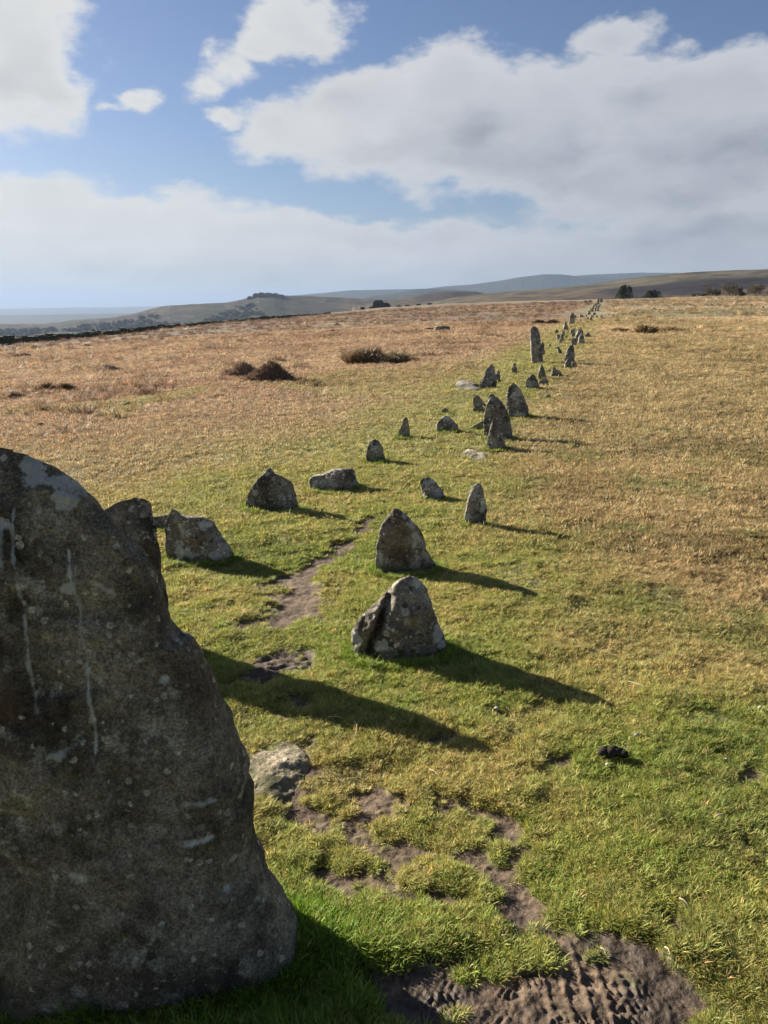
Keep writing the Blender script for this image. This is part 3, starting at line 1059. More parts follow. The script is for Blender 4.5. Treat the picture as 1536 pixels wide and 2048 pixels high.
stone('low blocky boulder with a sloping flat top left of the path',
      [(619, 986), (617, 958), (626, 953), (645, 950), (666, 939), (690, 937), (706, 937), (711, 950), (715, 968), (713, 986)], base=986, depth=.7, seed=9, res=90, group=ROWG, expo=3.4, patches=[(660, 958, 8, 10), (628, 965, 8, 12)])
stone('rounded upright grey stone third along the left row beyond the blocky boulder',
      [(735, 928), (731, 912), (733, 895), (740, 883), (750, 878), (759, 884), (765, 896), (769, 910), (772, 928)], base=928, depth=.8, seed=10, group=ROWG, patches=[(752, 895, 6, 8)])
stone('slim pointed pale-tipped stone standing alone at the left of the row',
      [(795, 878), (797, 864), (803, 850), (806, 840), (811, 833), (815, 838), (818, 852), (820, 868), (819, 879)], base=878, depth=.8, seed=11, group=ROWG)
stone('small white-crusted stone leaning left beyond the two large front boulders',
      [(848, 1002), (842, 980), (839, 965), (845, 956), (857, 954), (868, 960), (878, 972), (887, 982), (890, 992), (886, 1004)], base=1002, depth=.7, seed=12, group=ROWG, patches=[(858, 965, 10, 8), (876, 983, 8, 9)])
stone('narrow craggy upright stone with a long shadow right of centre',
      [(928, 1056), (930, 1030), (935, 1005), (941, 980), (948, 969), (956, 966), (963, 970), (967, 980), (969, 1000), (974, 1022), (973, 1044), (962, 1056)], base=1055, depth=.9, seed=13, res=100, group=ROWG, rough=.075, patches=[(936, 1035, 6, 14), (966, 1015, 5, 12), (950, 985, 6, 8)])
stone('dark pointed boulder with a pale lichen patch behind the nearest boulder',
      [(751, 1150), (752, 1108), (757, 1070), (766, 1046), (777, 1028), (788, 1017), (796, 1017), (806, 1023), (818, 1034), (830, 1046), (840, 1058), (847, 1075), (853, 1095), (862, 1112), (873, 1130), (879, 1142), (878, 1152)],
      base=1152, depth=.62, seed=14, res=150, group=ROWG, tint=(.85, .80, .74), rough=.035, cuts=6, patches=[(831, 1075, 14, 16), (826, 1048, 12, 9), (864, 1126, 8, 8), (760, 1116, 5, 9), (808, 1030, 6, 6)], rust=[(790, 1090, 30, 50)])
stone('nearest squat boulder with a cracked left shoulder beside the path',
      [(711, 1340), (706, 1310), (703, 1282), (705, 1262), (713, 1245), (727, 1227), (745, 1211), (768, 1192), (780, 1180), (790, 1168), (803, 1157), (818, 1151), (832, 1154), (845, 1165), (854, 1180), (860, 1202), (867, 1225), (876, 1247), (886, 1268), (893, 1292), (894, 1305)],
      base=1328, depth=.72, seed=15, res=170, group=ROWG, tint=(1.0, .95, .88), rough=.035, cuts=6,
      patches=[(874, 1262, 11, 20), (884, 1285, 9, 9), (764, 1280, 12, 14), (836, 1160, 12, 7), (715, 1270, 8, 20)],
      grooves=[([(778, 1190), (768, 1215), (757, 1245), (745, 1270), (738, 1300)], 8, .060), ([(745, 1300), (800, 1290), (850, 1280)], 7, .014)])
# --- the middle of the row
stone('largest upright domed stone in the middle of the right-hand row',
      [(968, 880), (967, 850), (969, 825), (974, 806), (980, 796), (986, 792), (996, 795), (1005, 806), (1013, 820), (1020, 836), (1024, 855), (1027, 876)], base=880, depth=.62, seed=20, group=ROWG, rough=.03)
stone('slim pointed stone standing close in front of the largest domed stone',
      [(972, 902), (974, 878), (980, 854), (984, 842), (990, 836), (997, 841), (1002, 855), (1008, 876), (1012, 900)], base=902, depth=.75, seed=21, group=ROWG, rough=.03)
stone('tall tapering rounded stone right of and beyond the domed pair',
      [(1012, 834), (1011, 808), (1014, 786), (1019, 773), (1026, 766), (1033, 769), (1042, 781), (1049, 795), (1055, 812), (1058, 834)], base=837, depth=.7, seed=22, group=ROWG, rough=.03, patches=[(1035, 828, 9, 6)])
stone('squat boulder beside a dark hollow left of the domed pair',
      [(873, 862), (873, 848), (880, 839), (890, 831), (898, 834), (908, 842), (915, 849), (919, 866)], base=866, depth=.8, seed=23, group=ROWG, patches=[(895, 838, 10, 4)])
stone('small knobbly stone just behind the squat boulder by the hollow',
      [(881, 829), (884, 820), (890, 816), (895, 817), (898, 824), (898, 830)], base=829, depth=.8, seed=24, group=ROWG)
stone('mossy low slab edging the dark hollow left of the domed stone',
      [(940, 863), (943, 856), (953, 848), (966, 841), (980, 841), (980, 864)], base=863, depth=.7, seed=25, group=ROWG, tint=(.9, 1.0, .62))
stone('upper of two stones leaning left behind the domed stone',
      [(946, 811), (946, 796), (951, 790), (958, 792), (966, 802), (974, 812), (976, 818)], base=816, depth=.6, seed=26, group=ROWG)
stone('lower of two stones leaning left behind the domed stone',
      [(945, 821), (950, 812), (957, 806), (965, 812), (972, 822), (974, 828)], base=827, depth=.6, seed=27, group=ROWG)
stone('small stone whose rounded tip shows behind the largest domed stone',
      [(977, 806), (977, 793), (981, 788), (987, 788), (991, 794), (992, 806)], base=806, depth=.8, seed=28, group=ROWG)
flat_rock('long pale slab lying flat in the grass left of the row',
          [(914, 770), (916, 764), (927, 763), (940, 768), (952, 775), (961, 782), (948, 784), (930, 780), (920, 775)], .06, 29, (1.05, 1.0, .95), 'fallen_slab', 'stone', 30)
stone('tall dark-faced pointed stone beyond the pale fallen slab',
      [(958, 776), (961, 763), (966, 751), (972, 739), (979, 731), (985, 727), (989, 734), (991, 748), (993, 762), (994, 776)], base=777, depth=.6, seed=30, group=ROWG)
stone('short narrow stone touching the right side of the dark-faced pointed stone',
      [(991, 764), (991, 750), (995, 742), (998, 739), (1000, 745), (1001, 764)], base=764, depth=.8, seed=31, group=ROWG)
stone('small square post-like stone left of the stone row tall pillar',
      [(1024, 748), (1024, 738), (1026, 733), (1031, 732), (1034, 736), (1035, 748)], base=748, depth=.9, seed=32, group=ROWG)
stone('tiny stone peeking just behind the small post-like stone',
      [(1025, 737), (1026, 728), (1029, 725), (1032, 728), (1033, 737)], base=737, depth=.9, seed=33, group=ROWG)
stone('pale bell-shaped boulder in the row beyond the tall tapering stone',
      [(1050, 780), (1051, 768), (1052, 760), (1058, 752), (1064, 748), (1070, 750), (1076, 762), (1082, 780)], base=780, depth=.7, seed=34, group=ROWG, tint=(1.15, 1.1, 1.05))
stone('pointed stone standing just beyond the pale bell-shaped boulder',
      [(1075, 759), (1076, 745), (1079, 734), (1082, 729), (1086, 732), (1090, 744), (1094, 759)], base=759, depth=.7, seed=35, group=ROWG)
stone('little rounded block at the foot of the pointed stone beyond the bell-shaped boulder',
      [(1077, 770), (1078, 762), (1086, 757), (1093, 756), (1097, 762), (1096, 771)], base=771, depth=.7, seed=36, group=ROWG)
stone('low boulder with a knob on its left at the right of the row',
      [(1100, 754), (1104, 744), (1106, 735), (1109, 733), (1113, 739), (1120, 741), (1124, 747), (1124, 754)], base=754, depth=.7, seed=37, group=ROWG)
stone('small flat pale stone beside the knobbed low boulder',
      [(1091, 745), (1094, 740), (1100, 737), (1103, 745)], base=745, depth=.8, seed=38, group=ROWG)
stone('small wedge of stone lying alone in the grass right of the row',
      [(1083, 799), (1088, 794), (1093, 791), (1098, 788), (1102, 792), (1105, 799)], base=799, depth=.7, seed=39, group=None, tint=(1.1, 1.05, 1), name='loose_stone')
stone('tiny flat stone in the turf between the tall tapering stone and the bell boulder',
      [(1049, 791), (1053, 787), (1058, 786), (1063, 791)], base=791, depth=.7, seed=40, group=None, name='loose_stone')
flat_rock('pale flat slab set flush in the turf in front of the domed pair',
          [(929, 905), (934, 901), (945, 902), (960, 906), (974, 909), (979, 914), (970, 921), (957, 926), (945, 925), (936, 916)], .03, 41, (2.2, 2.05, 1.85), 'fallen_slab', 'stone', 30)
# --- the tall pillar and the crowded part of the row
stone('tallest pillar-like standing stone rising left of the crowded row',
      [(1064, 728), (1062, 708), (1061, 690), (1060, 672), (1061, 658), (1065, 653), (1071, 652), (1076, 657), (1080, 668), (1081, 685), (1084, 705), (1087, 726)], base=728, depth=.75, seed=42, group=ROWG, rough=.03, expo=3.0)
stone('narrow stone close behind the foot of the tallest pillar',
      [(1079, 712), (1080, 694), (1084, 683), (1088, 687), (1090, 712)], base=712, depth=.9, seed=43, group=ROWG)
stone('stub of stone at the right foot of the tallest pillar',
      [(1085, 709), (1086, 703), (1090, 702), (1092, 709)], base=709, depth=.9, seed=44, group=ROWG)
stone('dark rounded stone across the row from the tallest pillar',
      [(1127, 724), (1129, 712), (1133, 700), (1139, 692), (1145, 690), (1149, 698), (1150, 724)], base=724, depth=.8, seed=45, group=ROWG)
stone('pale lump leaning against the dark rounded stone across from the pillar',
      [(1128, 737), (1130, 726), (1135, 718), (1139, 716), (1142, 726), (1143, 737)], base=737, depth=.8, seed=46, group=ROWG, tint=(1.15, 1.1, 1.05))
stone('small rightmost lump of the trio across from the pillar',
      [(1142, 736), (1145, 727), (1149, 722), (1152, 724), (1154, 731), (1154, 736)], base=736, depth=.8, seed=47, group=ROWG)
TINY = [
    ('dark knob of stone just above the rounded stone across from the pillar', [(1143, 692), (1143, 683), (1147, 679), (1151, 680), (1153, 692)], 692),
    ('leaning stone in the crowded right row behind the dark knob', [(1148, 686), (1151, 675), (1157, 664), (1161, 663), (1162, 676), (1158, 686)], 686),
    ('smooth pointed stone at the right edge of the crowded row', [(1157, 688), (1158, 678), (1163, 670), (1167, 676), (1169, 688)], 688),
    ('low wedge-shaped stone standing off to the right of the crowded row', [(1169, 675), (1172, 670), (1176, 666), (1180, 671), (1182, 676)], 676),
    ('small upright stone at the back of the crowded right row', [(1157, 672), (1159, 664), (1163, 660), (1166, 666), (1165, 672)], 672),
    ('small stone heading the cluster in the middle of the avenue', [(1142, 669), (1143, 662), (1147, 659), (1150, 662), (1150, 669)], 669),
    ('pale pebble-like stone at the front of the middle cluster', [(1143, 677), (1144, 670), (1148, 667), (1152, 671), (1152, 677)], 677),
    ('small white stone leaning left in the middle of the avenue', [(1117, 709), (1114, 697), (1117, 696), (1122, 702), (1125, 709)], 709),
    ('tiny pointed stone alone in the grass right of the pillar', [(1096, 694), (1100, 687), (1104, 694)], 694),
    ('rounded stone at the far left of the crowded left row', [(1111, 669), (1110, 663), (1114, 660), (1117, 663), (1117, 669)], 669),
    ('pale block under the rounded stone of the crowded left row', [(1113, 679), (1114, 671), (1119, 671), (1122, 679)], 679),
    ('slanting stone in the crowded left row below the thin triangular stone', [(1122, 673), (1125, 664), (1129, 664), (1130, 673)], 673),
    ('dark upright stone in the middle of the crowded left row', [(1119, 684), (1122, 673), (1126, 673), (1127, 684)], 684),
    ('lowest dark stone of the crowded left row', [(1116, 688), (1119, 681), (1123, 682), (1125, 688)], 688),
    ('thin triangular stone standing between the two tall stones', [(1126, 662), (1128, 652), (1131, 643), (1134, 652), (1137, 662)], 662),
    ('tall slanting pillar beyond the thin triangular stone', [(1138, 650), (1140, 638), (1143, 631), (1146, 630), (1149, 635), (1148, 650)], 650),
    ('short stone hard behind the tall slanting pillar', [(1149, 637), (1150, 632), (1152, 632), (1153, 637)], 637),
    ('dark low stone on the turf right of the tall slanting pillar', [(1159, 634), (1161, 629), (1165, 631), (1168, 634)], 634),
    ('black pointed stone in front of the far narrow end of the row', [(1179, 643), (1181, 636), (1182, 631), (1184, 637), (1185, 643)], 643),
    ('lone tiny black stone to the right of the far row', [(1199, 635), (1202, 629), (1205, 635)], 635),
    ('squat stone at the head of the crowded right row', [(1163, 656), (1166, 651), (1169, 652), (1170, 656)], 656),
    ('low stone next along from the squat head stone', [(1158, 660), (1161, 655), (1163, 656), (1165, 660)], 660),
    ('small dark stone left of the head of the right row', [(1153, 660), (1156, 656), (1159, 660)], 660),
    ('short upright stone at the back of the middle cluster', [(1148, 664), (1150, 658), (1152, 659), (1153, 664)], 664),
    ('left of two upright stones ending the row on the skyline', [(1194, 604), (1195, 598), (1198, 597), (1199, 604)], 604),
    ('right of two upright stones ending the row on the skyline', [(1200, 605), (1200, 599), (1203, 597), (1205, 600), (1205, 605)], 605),
]
for i, (lb, ol, by) in enumerate(TINY):
    mx_ = sum(p_[0] for p_ in ol) / len(ol)
    ol = [(mx_ + (p_[0] - mx_) * 1.2, by - (by - p_[1]) * 1.25) for p_ in ol]
    stone(lb, ol, by, .85, 60 + i, group=ROWG, skirt=False, res=16, tint=(1.55, 1.5, 1.42))
FARL = 'tiny grey stone among the crowded far end of the row'
for i, (a, b, h_, w_) in enumerate([(1178, 629, 6, 6), (1185, 624, 6, 4), (1187, 618, 7, 3), (1191, 622, 5, 4), (1193, 617, 5, 3), (1196, 622, 6, 4), (1189, 630, 4, 6), (1161, 644, 4, 4), (1175, 646, 3, 5),
                                    (1173, 635, 5, 3), (1169, 637, 4, 2), (1148, 649, 4, 4), (1142, 655, 3, 4), (1193, 610, 4, 3), (1197, 608, 3, 4), (1200, 611, 3, 3), (1196, 614, 4, 3), (1190, 613, 5, 3),
                                    (1194, 635, 3, 4), (1182, 622, 5, 3), (1176, 640, 4, 4), (1171, 643, 3, 5), (1199, 615, 3, 3), (1154, 668, 4, 3), (1136, 668, 4, 4), (1133, 676, 4, 5), (1139, 682, 3, 5), (1168, 650, 3, 3), (1157, 648, 3, 4), (1185, 634, 3, 4)]):
    h_, w_ = h_ * 1.5, w_ * 1.25
    stone(FARL, [(a - w_ / 2, b), (a - w_ / 2.6, b - h_ * .6), (a - .3, b - h_), (a + w_ / 3, b - h_ * .7), (a + w_ / 2, b)], b, .85, 100 + i, group='tiny stones at the far end of the row', skirt=False, res=14, tint=(1.5, 1.46, 1.38))
# --- others
flat_rock('pinkish flat rock bedded in bare soil beside the huge stone',
          [(440, 1560), (478, 1532), (505, 1505), (535, 1486), (572, 1480), (600, 1492), (618, 1512), (612, 1545), (600, 1570), (575, 1590), (540, 1600), (505, 1606), (450, 1600)], .012, 50, (2.4, 2.05, 1.7), 'bedded_rock', 'rock', 90)
stone('long flat granite slab capping a burial chest on the left moor', [(870, 661), (871, 653), (880, 651.5), (898, 652.5), (900, 656), (899, 661)], base=661, depth=.7, seed=51, name='granite_slab', cat='slab', tint=(1.2, 1.2, 1.15), expo=4)
stone('shorter rough granite block left of the long burial chest slab', [(848, 661), (849, 657), (856, 655), (866, 656), (868, 661)], base=661, depth=.7, seed=52, name='granite_slab', cat='slab', tint=(1.2, 1.2, 1.15), expo=3)
stone('castle-like dark rock tor on the skyline left of centre',
      [(733, 621), (737, 615), (742, 613), (745, 610), (747, 603), (750, 600.5), (756, 600), (762, 599), (765, 602), (768, 607), (772, 607), (776, 605.5), (780, 609), (783, 613), (785, 616), (789, 621)], D=640, depth=.8, seed=53, name='rock_tor', cat='rock outcrop', res=70, tint=(.2, .21, .24), skirt=False, rough=.05, expo=3, sink=4)
for i, (a, b, w_) in enumerate([(1503, 612, 5), (1513, 614, 4), (1526, 616, 6)]):
    stone(['leftmost of three pale stones on the moor at the right edge', 'middle of three pale stones on the moor at the right edge', 'rightmost of three pale stones on the moor at the right edge'][i],
          [(a - w_ / 2, b), (a - 1, b - 4), (a + 1.5, b - 3.5), (a + w_ / 2, b)], b, .8, 140 + i, name='loose_stone', tint=(1.9, 1.9, 1.85), skirt=False, res=14, group='pale stones at the right edge')
# tor rocks along the top of the left hill
for i, (a, b, w_, h_) in enumerate([(513, 590.5, 16, 4), (524, 589.5, 18, 4.5), (537, 589.5, 20, 4), (551, 590, 17, 3.5), (563, 592, 14, 3), (500, 595.5, 12, 3)]):
    stone(['second rock from the left on the distant hilltop tor', 'third and highest rock of the distant hilltop tor', 'broad fourth rock of the distant hilltop tor', 'fifth rock of the distant hilltop tor', 'rightmost low rock of the distant hilltop tor', 'leftmost small rock of the distant hilltop tor'][i],
          [(a - w_ / 2, b), (a - w_ * .45, b - h_ * .5), (a - w_ * .15, b - h_ * 1.15), (a + w_ * .25, b - h_ * .9), (a + w_ / 2, b)], D=2560 * math.cos(azel(a, b)[0]), depth=.6, seed=150 + i, name='tor_rock', cat='rock', tint=(.4, .4, .42), skirt=False, res=20, group='rocks of the distant hilltop tor', sink=12, ground_z=EYE + 2560 * math.tan(azel(a, b)[1]))
    # (sunk into the hilltop)


# ------------------------------------------------------------------ dry stone wall along the left edge of the moor
def wall():
    rnd = np.random.RandomState(5)
    pts = [(-260, 706), (-120, 698), (0, 690), (100, 681), (200, 671.5), (300, 660), (400, 649), (500, 640), (600, 632), (660, 628)]
    P = []
    for (a, b) in pts:
        az = azel(a, b)[0]
        q_ = hit(a, float(np.interp(a, [k_[0] for k_ in _sky], [k_[1] for k_ in _sky])) + 2.0)
        R = min(float(np.hypot(q_[0], q_[1])), 420)
        P.append((R * math.sin(az), R * math.cos(az)))
    P = np.array(P)
    s = np.concatenate([[0], np.cumsum(np.hypot(*np.diff(P, axis=0).T))])
    root = bpy.data.objects.new('dry_stone_wall', None)
    C.objects.link(root)
    root['label'] = 'long dark dry stone wall along the far left edge of the moor'
    root['category'] = 'wall'
    V, Fc = [], []
    d = 0.0
    n = 0
    while d < s[-1]:
        x, y = np.interp(d, s, P[:, 0]), np.interp(d, s, P[:, 1])
        x2, y2 = np.interp(d + .1, s, P[:, 0]), np.interp(d + .1, s, P[:, 1])
        a = math.atan2(y2 - y, x2 - x)
        g = float(height0(np.array([x]), np.array([y]))[0])
        H_ = .5 + .12 * math.sin(d * .05) + rnd.uniform(-.12, .12)
        z = g - .1
        while z < g + H_:
            hh = rnd.uniform(.22, .4)
            ll = rnd.uniform(.45, .8)
            tt = rnd.uniform(.35, .5)
            b = []
            for (sx, sy, sz) in [(-1, -1, 0), (1, -1, 0), (1, 1, 0), (-1, 1, 0), (-1, -1, 1), (1, -1, 1), (1, 1, 1), (-1, 1, 1)]:
                lx = sx * ll * rnd.uniform(.8, 1) / 1
                ly = sy * tt * rnd.uniform(.8, 1)
                b.append((x + lx * math.cos(a) - ly * math.sin(a), y + lx * math.sin(a) + ly * math.cos(a), z + sz * hh * rnd.uniform(.8, 1.05)))
            k = len(V)
            V += b
            for f in [(0, 3, 2, 1), (4, 5, 6, 7), (0, 1, 5, 4), (1, 2, 6, 5), (2, 3, 7, 6), (3, 0, 4, 7)]:
                Fc.append(tuple(k + q for q in f))
            z += hh * .9
        d += rnd.uniform(.9, 1.3)
    me_ = mesh_np('walling_stones', np.array(V), np.array(Fc), False, [M_STONE])
    o = link('walling_stones', me_, kind='stuff', parent=root)
    o.color = (.6, .6, .58, 1)


wall()


# ------------------------------------------------------------------ vegetation things
def blades_mesh(rnd, n, rad, h0, h1, wid, bend, spread=.5, seg=2, centre=True, tone=(.7, 1.25)):
    """a tuft of n tapering bent blades"""
    V, Fc, T = [], [], []
    for i in range(n):
        a = rnd.uniform(0, 2 * math.pi)
        rr_ = rad * math.sqrt(rnd.uniform(0, 1))
        bx, by = rr_ * math.cos(a), rr_ * math.sin(a)
        h = rnd.uniform(h0, h1)
        da = a + rnd.uniform(-1.2, 1.2)
        dx, dy = math.cos(da), math.sin(da)
        px_, py_ = -dy, dx
        ln = h * spread * rnd.uniform(.2, 1.0)
        bd = h * bend * rnd.uniform(.3, 1.0)
        w = wid * rnd.uniform(.7, 1.2)
        tn = rnd.uniform(*tone)
        yl = rnd.uniform(0, 1)
        tc_ = (tn * (1 + .25 * (yl > .7)), tn, tn * (1 - .15 * (yl > .7)))
        if rnd.random() < .08:
            tc_ = (tn * 1.9, tn * 1.45, tn * 1.5)
        k = len(V)
        for s in range(seg):
            q = s / seg
            cx, cy, cz = bx + dx * (ln * q + bd * q * q), by + dy * (ln * q + bd * q * q), h * q * (1 - .15 * q * bend)
            ww = w * (1 - .45 * q) * .5
            V += [(cx - px_ * ww, cy - py_ * ww, cz), (cx + px_ * ww, cy + py_ * ww, cz)]
            T += [tc_, tc_]
        V.append((bx + dx * (ln + bd), by + dy * (ln + bd), h * (1 - .2 * bend)))
        T.append(tc_)
        for s in range(seg - 1):
            j = k + 2 * s
            Fc += [(j, j + 1, j + 3), (j, j + 3, j + 2)]
        j = k + 2 * (seg - 1)
        Fc.append((j, j + 1, k + 2 * seg))
    return np.array(V), np.array(Fc), np.array(T)


def tuft_collection(name, specs, mat):
    col = bpy.data.collections.new(name)
    for i, sp in enumerate(specs):
        rnd = random.Random(i + 31)
        v, f, tn = blades_mesh(rnd, **sp)
        me_ = mesh_np('tuft_%s_%d' % (name, i), v, f, False, [mat])
        attr(me_, 'tone', 'FLOAT_COLOR', tn)
        o = bpy.data.objects.new('tuft_%s_%d' % (name, i), me_)
        col.objects.link(o)
    return col


def scatter(name, label, cat, P, colr, scl, col, nvar, kind='stuff', tilt=.25, seed=1):
    rnd = np.random.RandomState(seed)
    me_ = bpy.data.meshes.new(name)
    me_.vertices.add(len(P))
    me_.vertices.foreach_set('co', P.astype(np.float32).ravel())
    attr(me_, 'tuftcol', 'FLOAT_COLOR', colr)
    rot = np.stack([rnd.normal(0, tilt, len(P)), rnd.normal(0, tilt, len(P)), rnd.uniform(0, 6.283, len(P))], 1)
    attr(me_, 'rot', 'FLOAT_VECTOR', rot)
    attr(me_, 'scl', 'FLOAT_VECTOR', scl)
    a = me_.attributes.new('pick', 'INT', 'POINT')
    a.data.foreach_set('value', rnd.randint(0, nvar, len(P)).astype(np.int32))
    me_.update()
    o = link(name, me_, label, cat, kind=kind)
    g = bpy.data.node_groups.new(name + '_scatter', 'GeometryNodeTree')
    g.interface.new_socket(name='Geometry', in_out='INPUT', socket_type='NodeSocketGeometry')
    g.interface.new_socket(name='Geometry', in_out='OUTPUT', socket_type='NodeSocketGeometry')
    N = g.nodes
    gi, go = N.new('NodeGroupInput'), N.new('NodeGroupOutput')
    ci = N.new('GeometryNodeCollectionInfo')
    ci.inputs['Collection'].default_value = col
    ci.inputs['Separate Children'].default_value = True
    ci.inputs['Reset Children'].default_value = True
    ip = N.new('GeometryNodeInstanceOnPoints')
    ip.inputs['Pick Instance'].default_value = True

    def na(nm, dt):
        q = N.new('GeometryNodeInputNamedAttribute')
        q.data_type = dt
        q.inputs['Name'].default_value = nm
        return q.outputs['Attribute']
    L = g.links.new
    L(gi.outputs[0], ip.inputs['Points'])
    L(ci.outputs[0], ip.inputs['Instance'])
    L(na('pick', 'INT'), ip.inputs['Instance Index'])
    L(na('rot', 'FLOAT_VECTOR'), ip.inputs['Rotation'])
    L(na('scl', 'FLOAT_VECTOR'), ip.inputs['Scale'])
    L(ip.outputs[0], go.inputs[0])
    md = o.modifiers.new('scatter', 'NODES')
    md.node_group = g
    return o


def hummock(name, label, cat, cx_px, base_py, w_px, h_px, c1, c2, seed, n=900, depth=.6, twig=.10, group=None, straw=False):
    """a mound thick with upright stems: solid low core > stems"""
    rnd = np.random.RandomState(seed)
    P = hit(cx_px, base_py)
    sc_ = zcam(P) / F
    hw, hh = w_px * sc_ / 2, h_px * sc_
    hd = hw * depth
    cy = P[1] + hd * .8
    gz = float(height0(np.array([P[0]]), np.array([cy]))[0])
    root = bpy.data.objects.new(name, None)
    C.objects.link(root)
    root.location = (P[0], cy, gz)
    root['label'] = label
    root['category'] = cat
    if group: root['group'] = group
    # core
    nr, nc = 12, 30
    q = np.linspace(0, 1, nr)[:, None]
    th = np.linspace(0, 2 * np.pi, nc, endpoint=False)[None]
    x = hw * (1 - q) ** .75 * np.cos(th)
    y = hd * (1 - q) ** .75 * np.sin(th)
    bum = 1 + .45 * fbm2(x + seed, y, hw * .8, 3, seed)
    z = (hh * .8 * q ** .8) * bum - .05
    me_ = mesh_np('mound', np.stack([x + 0 * q, y + 0 * q, z + 0 * th], -1).reshape(-1, 3), grid_faces(nr, nc, True), True, [M_OWN])
    attr(me_, 'tuftcol', 'FLOAT_COLOR', np.tile(np.array(c1) * .8, (nr * nc, 1)))
    attr(me_, 'tone', 'FLOAT_COLOR', np.ones((nr * nc, 3)))
    link('mound', me_, parent=root)
    # stems
    V, Fc, Tn, Cc = [], [], [], []
    tw = twig * hh / .5 if not straw else hh * .7
    tw = max(tw, hh * .22)
    for i in range(n):
        a = rnd.uniform(0, 2 * np.pi)
        k = math.sqrt(rnd.uniform(0, 1))
        x0, y0 = hw * k * math.cos(a), hd * k * math.sin(a)
        b_ = 1 + .45 * float(fbm2(np.array([x0 + seed]), np.array([y0]), hw * .8, 3, seed)[0])
        q_ = 1 - k ** (1 / .75)
        z0 = hh * .8 * max(q_, 0) ** .8 * b_ - .06
        l = tw * rnd.uniform(.5, 1.3)
        dx, dy = rnd.normal(0, .45) + .5 * math.cos(a) * k, rnd.normal(0, .45) + .5 * math.sin(a) * k
        w = sc_ * rnd.uniform(.5, 1.1)
        an = rnd.uniform(0, 6.28)
        wx, wy = w * math.cos(an), w * math.sin(an)
        j = len(V)
        V += [(x0 - wx, y0 - wy, z0), (x0 + wx, y0 + wy, z0), (x0 + dx * l * .5 + wx * .6, y0 + dy * l * .5 + wy * .6, z0 + l * .6), (x0 + dx * l, y0 + dy * l, z0 + l)]
        Fc += [(j, j + 1, j + 2), (j, j + 2, j + 3)]
        c_ = np.array(c1) + (np.array(c2) - np.array(c1)) * rnd.uniform()
        Cc += [c_] * 4
        Tn += [(1, 1, 1)] * 4
    me_ = mesh_np('stems', np.array(V), np.array(Fc), False, [M_OWN])
    attr(me_, 'tuftcol', 'FLOAT_COLOR', np.array(Cc))
    attr(me_, 'tone', 'FLOAT_COLOR', np.array(Tn))
    link('stems', me_, parent=root)
    return root


HE1, HE2 = (.24, .17, .12), (.52, .39, .27)
ST1, ST2 = (.17, .11, .05), (.46, .33, .16)
GR1, GR2 = (.06, .06, .02), (.22, .18, .07)
hummock('heather_clump', 'largest dark brown heather mound on the left moor', 'heather', 478, 752, 75, 36, HE1, HE2, 1, 2500)
hummock('heather_clump', 'dark heather mound joined right of the largest one', 'heather', 535, 762, 100, 38, HE1, (.22, .14, .09), 2, 2800, .5)
hummock('heather_clump', 'long low brown heather patch at the far left moor', 'heather', 218, 744, 78, 16, HE1, HE2, 3, 1500, .5)
hummock('grass_tussock', 'rusty grass tussock left half of the pair above the middle turf', 'grass tussock', 728, 727, 74, 22, (.15, .10, .055), (.42, .31, .18), 4, 2200, .5, straw=True)
hummock('grass_tussock', 'greenish rusty tussock right half of the pair above the middle turf', 'grass tussock', 788, 727, 76, 18, (.12, .095, .045), (.38, .30, .16), 5, 2200, .5, straw=True)
hummock('heather_clump', 'small dark tuft on the left moor below the mounds', 'heather', 254, 812, 40, 12, (.05, .05, .02), (.18, .13, .06), 6, 900)
hummock('heather_clump', 'dark tuft near the left edge below the long heather patch', 'heather', 24, 796, 44, 20, HE1, HE2, 7, 1000)
hummock('heather_clump', 'brown tuft at the left edge under the stone wall', 'heather', 38, 716, 50, 12, HE1, HE2, 8, 1000)
hummock('heather_clump', 'rusty tuft second from the left edge below the long patch', 'heather', 88, 782, 40, 14, (.10, .06, .03), (.24, .15, .08), 9, 900, straw=True)
hummock('heather_clump', 'rusty tuft third from the left edge below the long patch', 'heather', 128, 780, 34, 12, (.10, .06, .03), (.24, .15, .08), 10, 900, straw=True)
hummock('heather_clump', 'dark low tuft nearest the huge stone on the left moor', 'heather', 78, 852, 46, 11, (.06, .05, .02), (.20, .14, .06), 11, 900)
hummock('heather_clump', 'greenish dark tuft lower left of the rusty tufts', 'heather', 118, 834, 30, 9, (.06, .05, .02), (.20, .14, .06), 12, 700)
hummock('heather_clump', 'small low brown tuft among straw above the triangular boulder', 'heather', 438, 874, 34, 10, (.10, .06, .03), (.24, .15, .08), 13, 700)
hummock('heather_clump', 'small dark brown tuft upper left of the rusty tussock pair', 'heather', 388, 711, 20, 8, HE1, HE2, 14, 500)
hummock('heather_clump', 'low brown mound upper left of the rusty tussock pair', 'heather', 665, 664, 24, 7, HE1, HE2, 15, 500)
hummock('heather_clump', 'tiny dark mound nearest the skyline tor', 'heather', 674, 650, 12, 5, HE1, (.10, .05, .04), 16, 300)
hummock('heather_clump', 'small brown mound left of the low brown mound', 'heather', 324, 681, 26, 7, HE1, HE2, 17, 500)
hummock('heather_clump', 'tiny mound by the stone wall at far left', 'heather', 98, 692, 16, 6, HE1, HE2, 18, 300)
hummock('heather_clump', 'low mound a little below the stone wall at far left', 'heather', 172, 694, 30, 7, HE1, HE2, 19, 400)
hummock('gorse_mound', 'black-shadowed gorse mound left of the pair behind the tall pillar', 'bush', 1080, 648, 32, 10, (.030, .030, .014), (.09, .07, .03), 20, 900)
hummock('gorse_mound', 'longer brown gorse mound right of the pair behind the tall pillar', 'bush', 1108, 648, 40, 10, (.045, .028, .018), (.11, .07, .04), 21, 900)
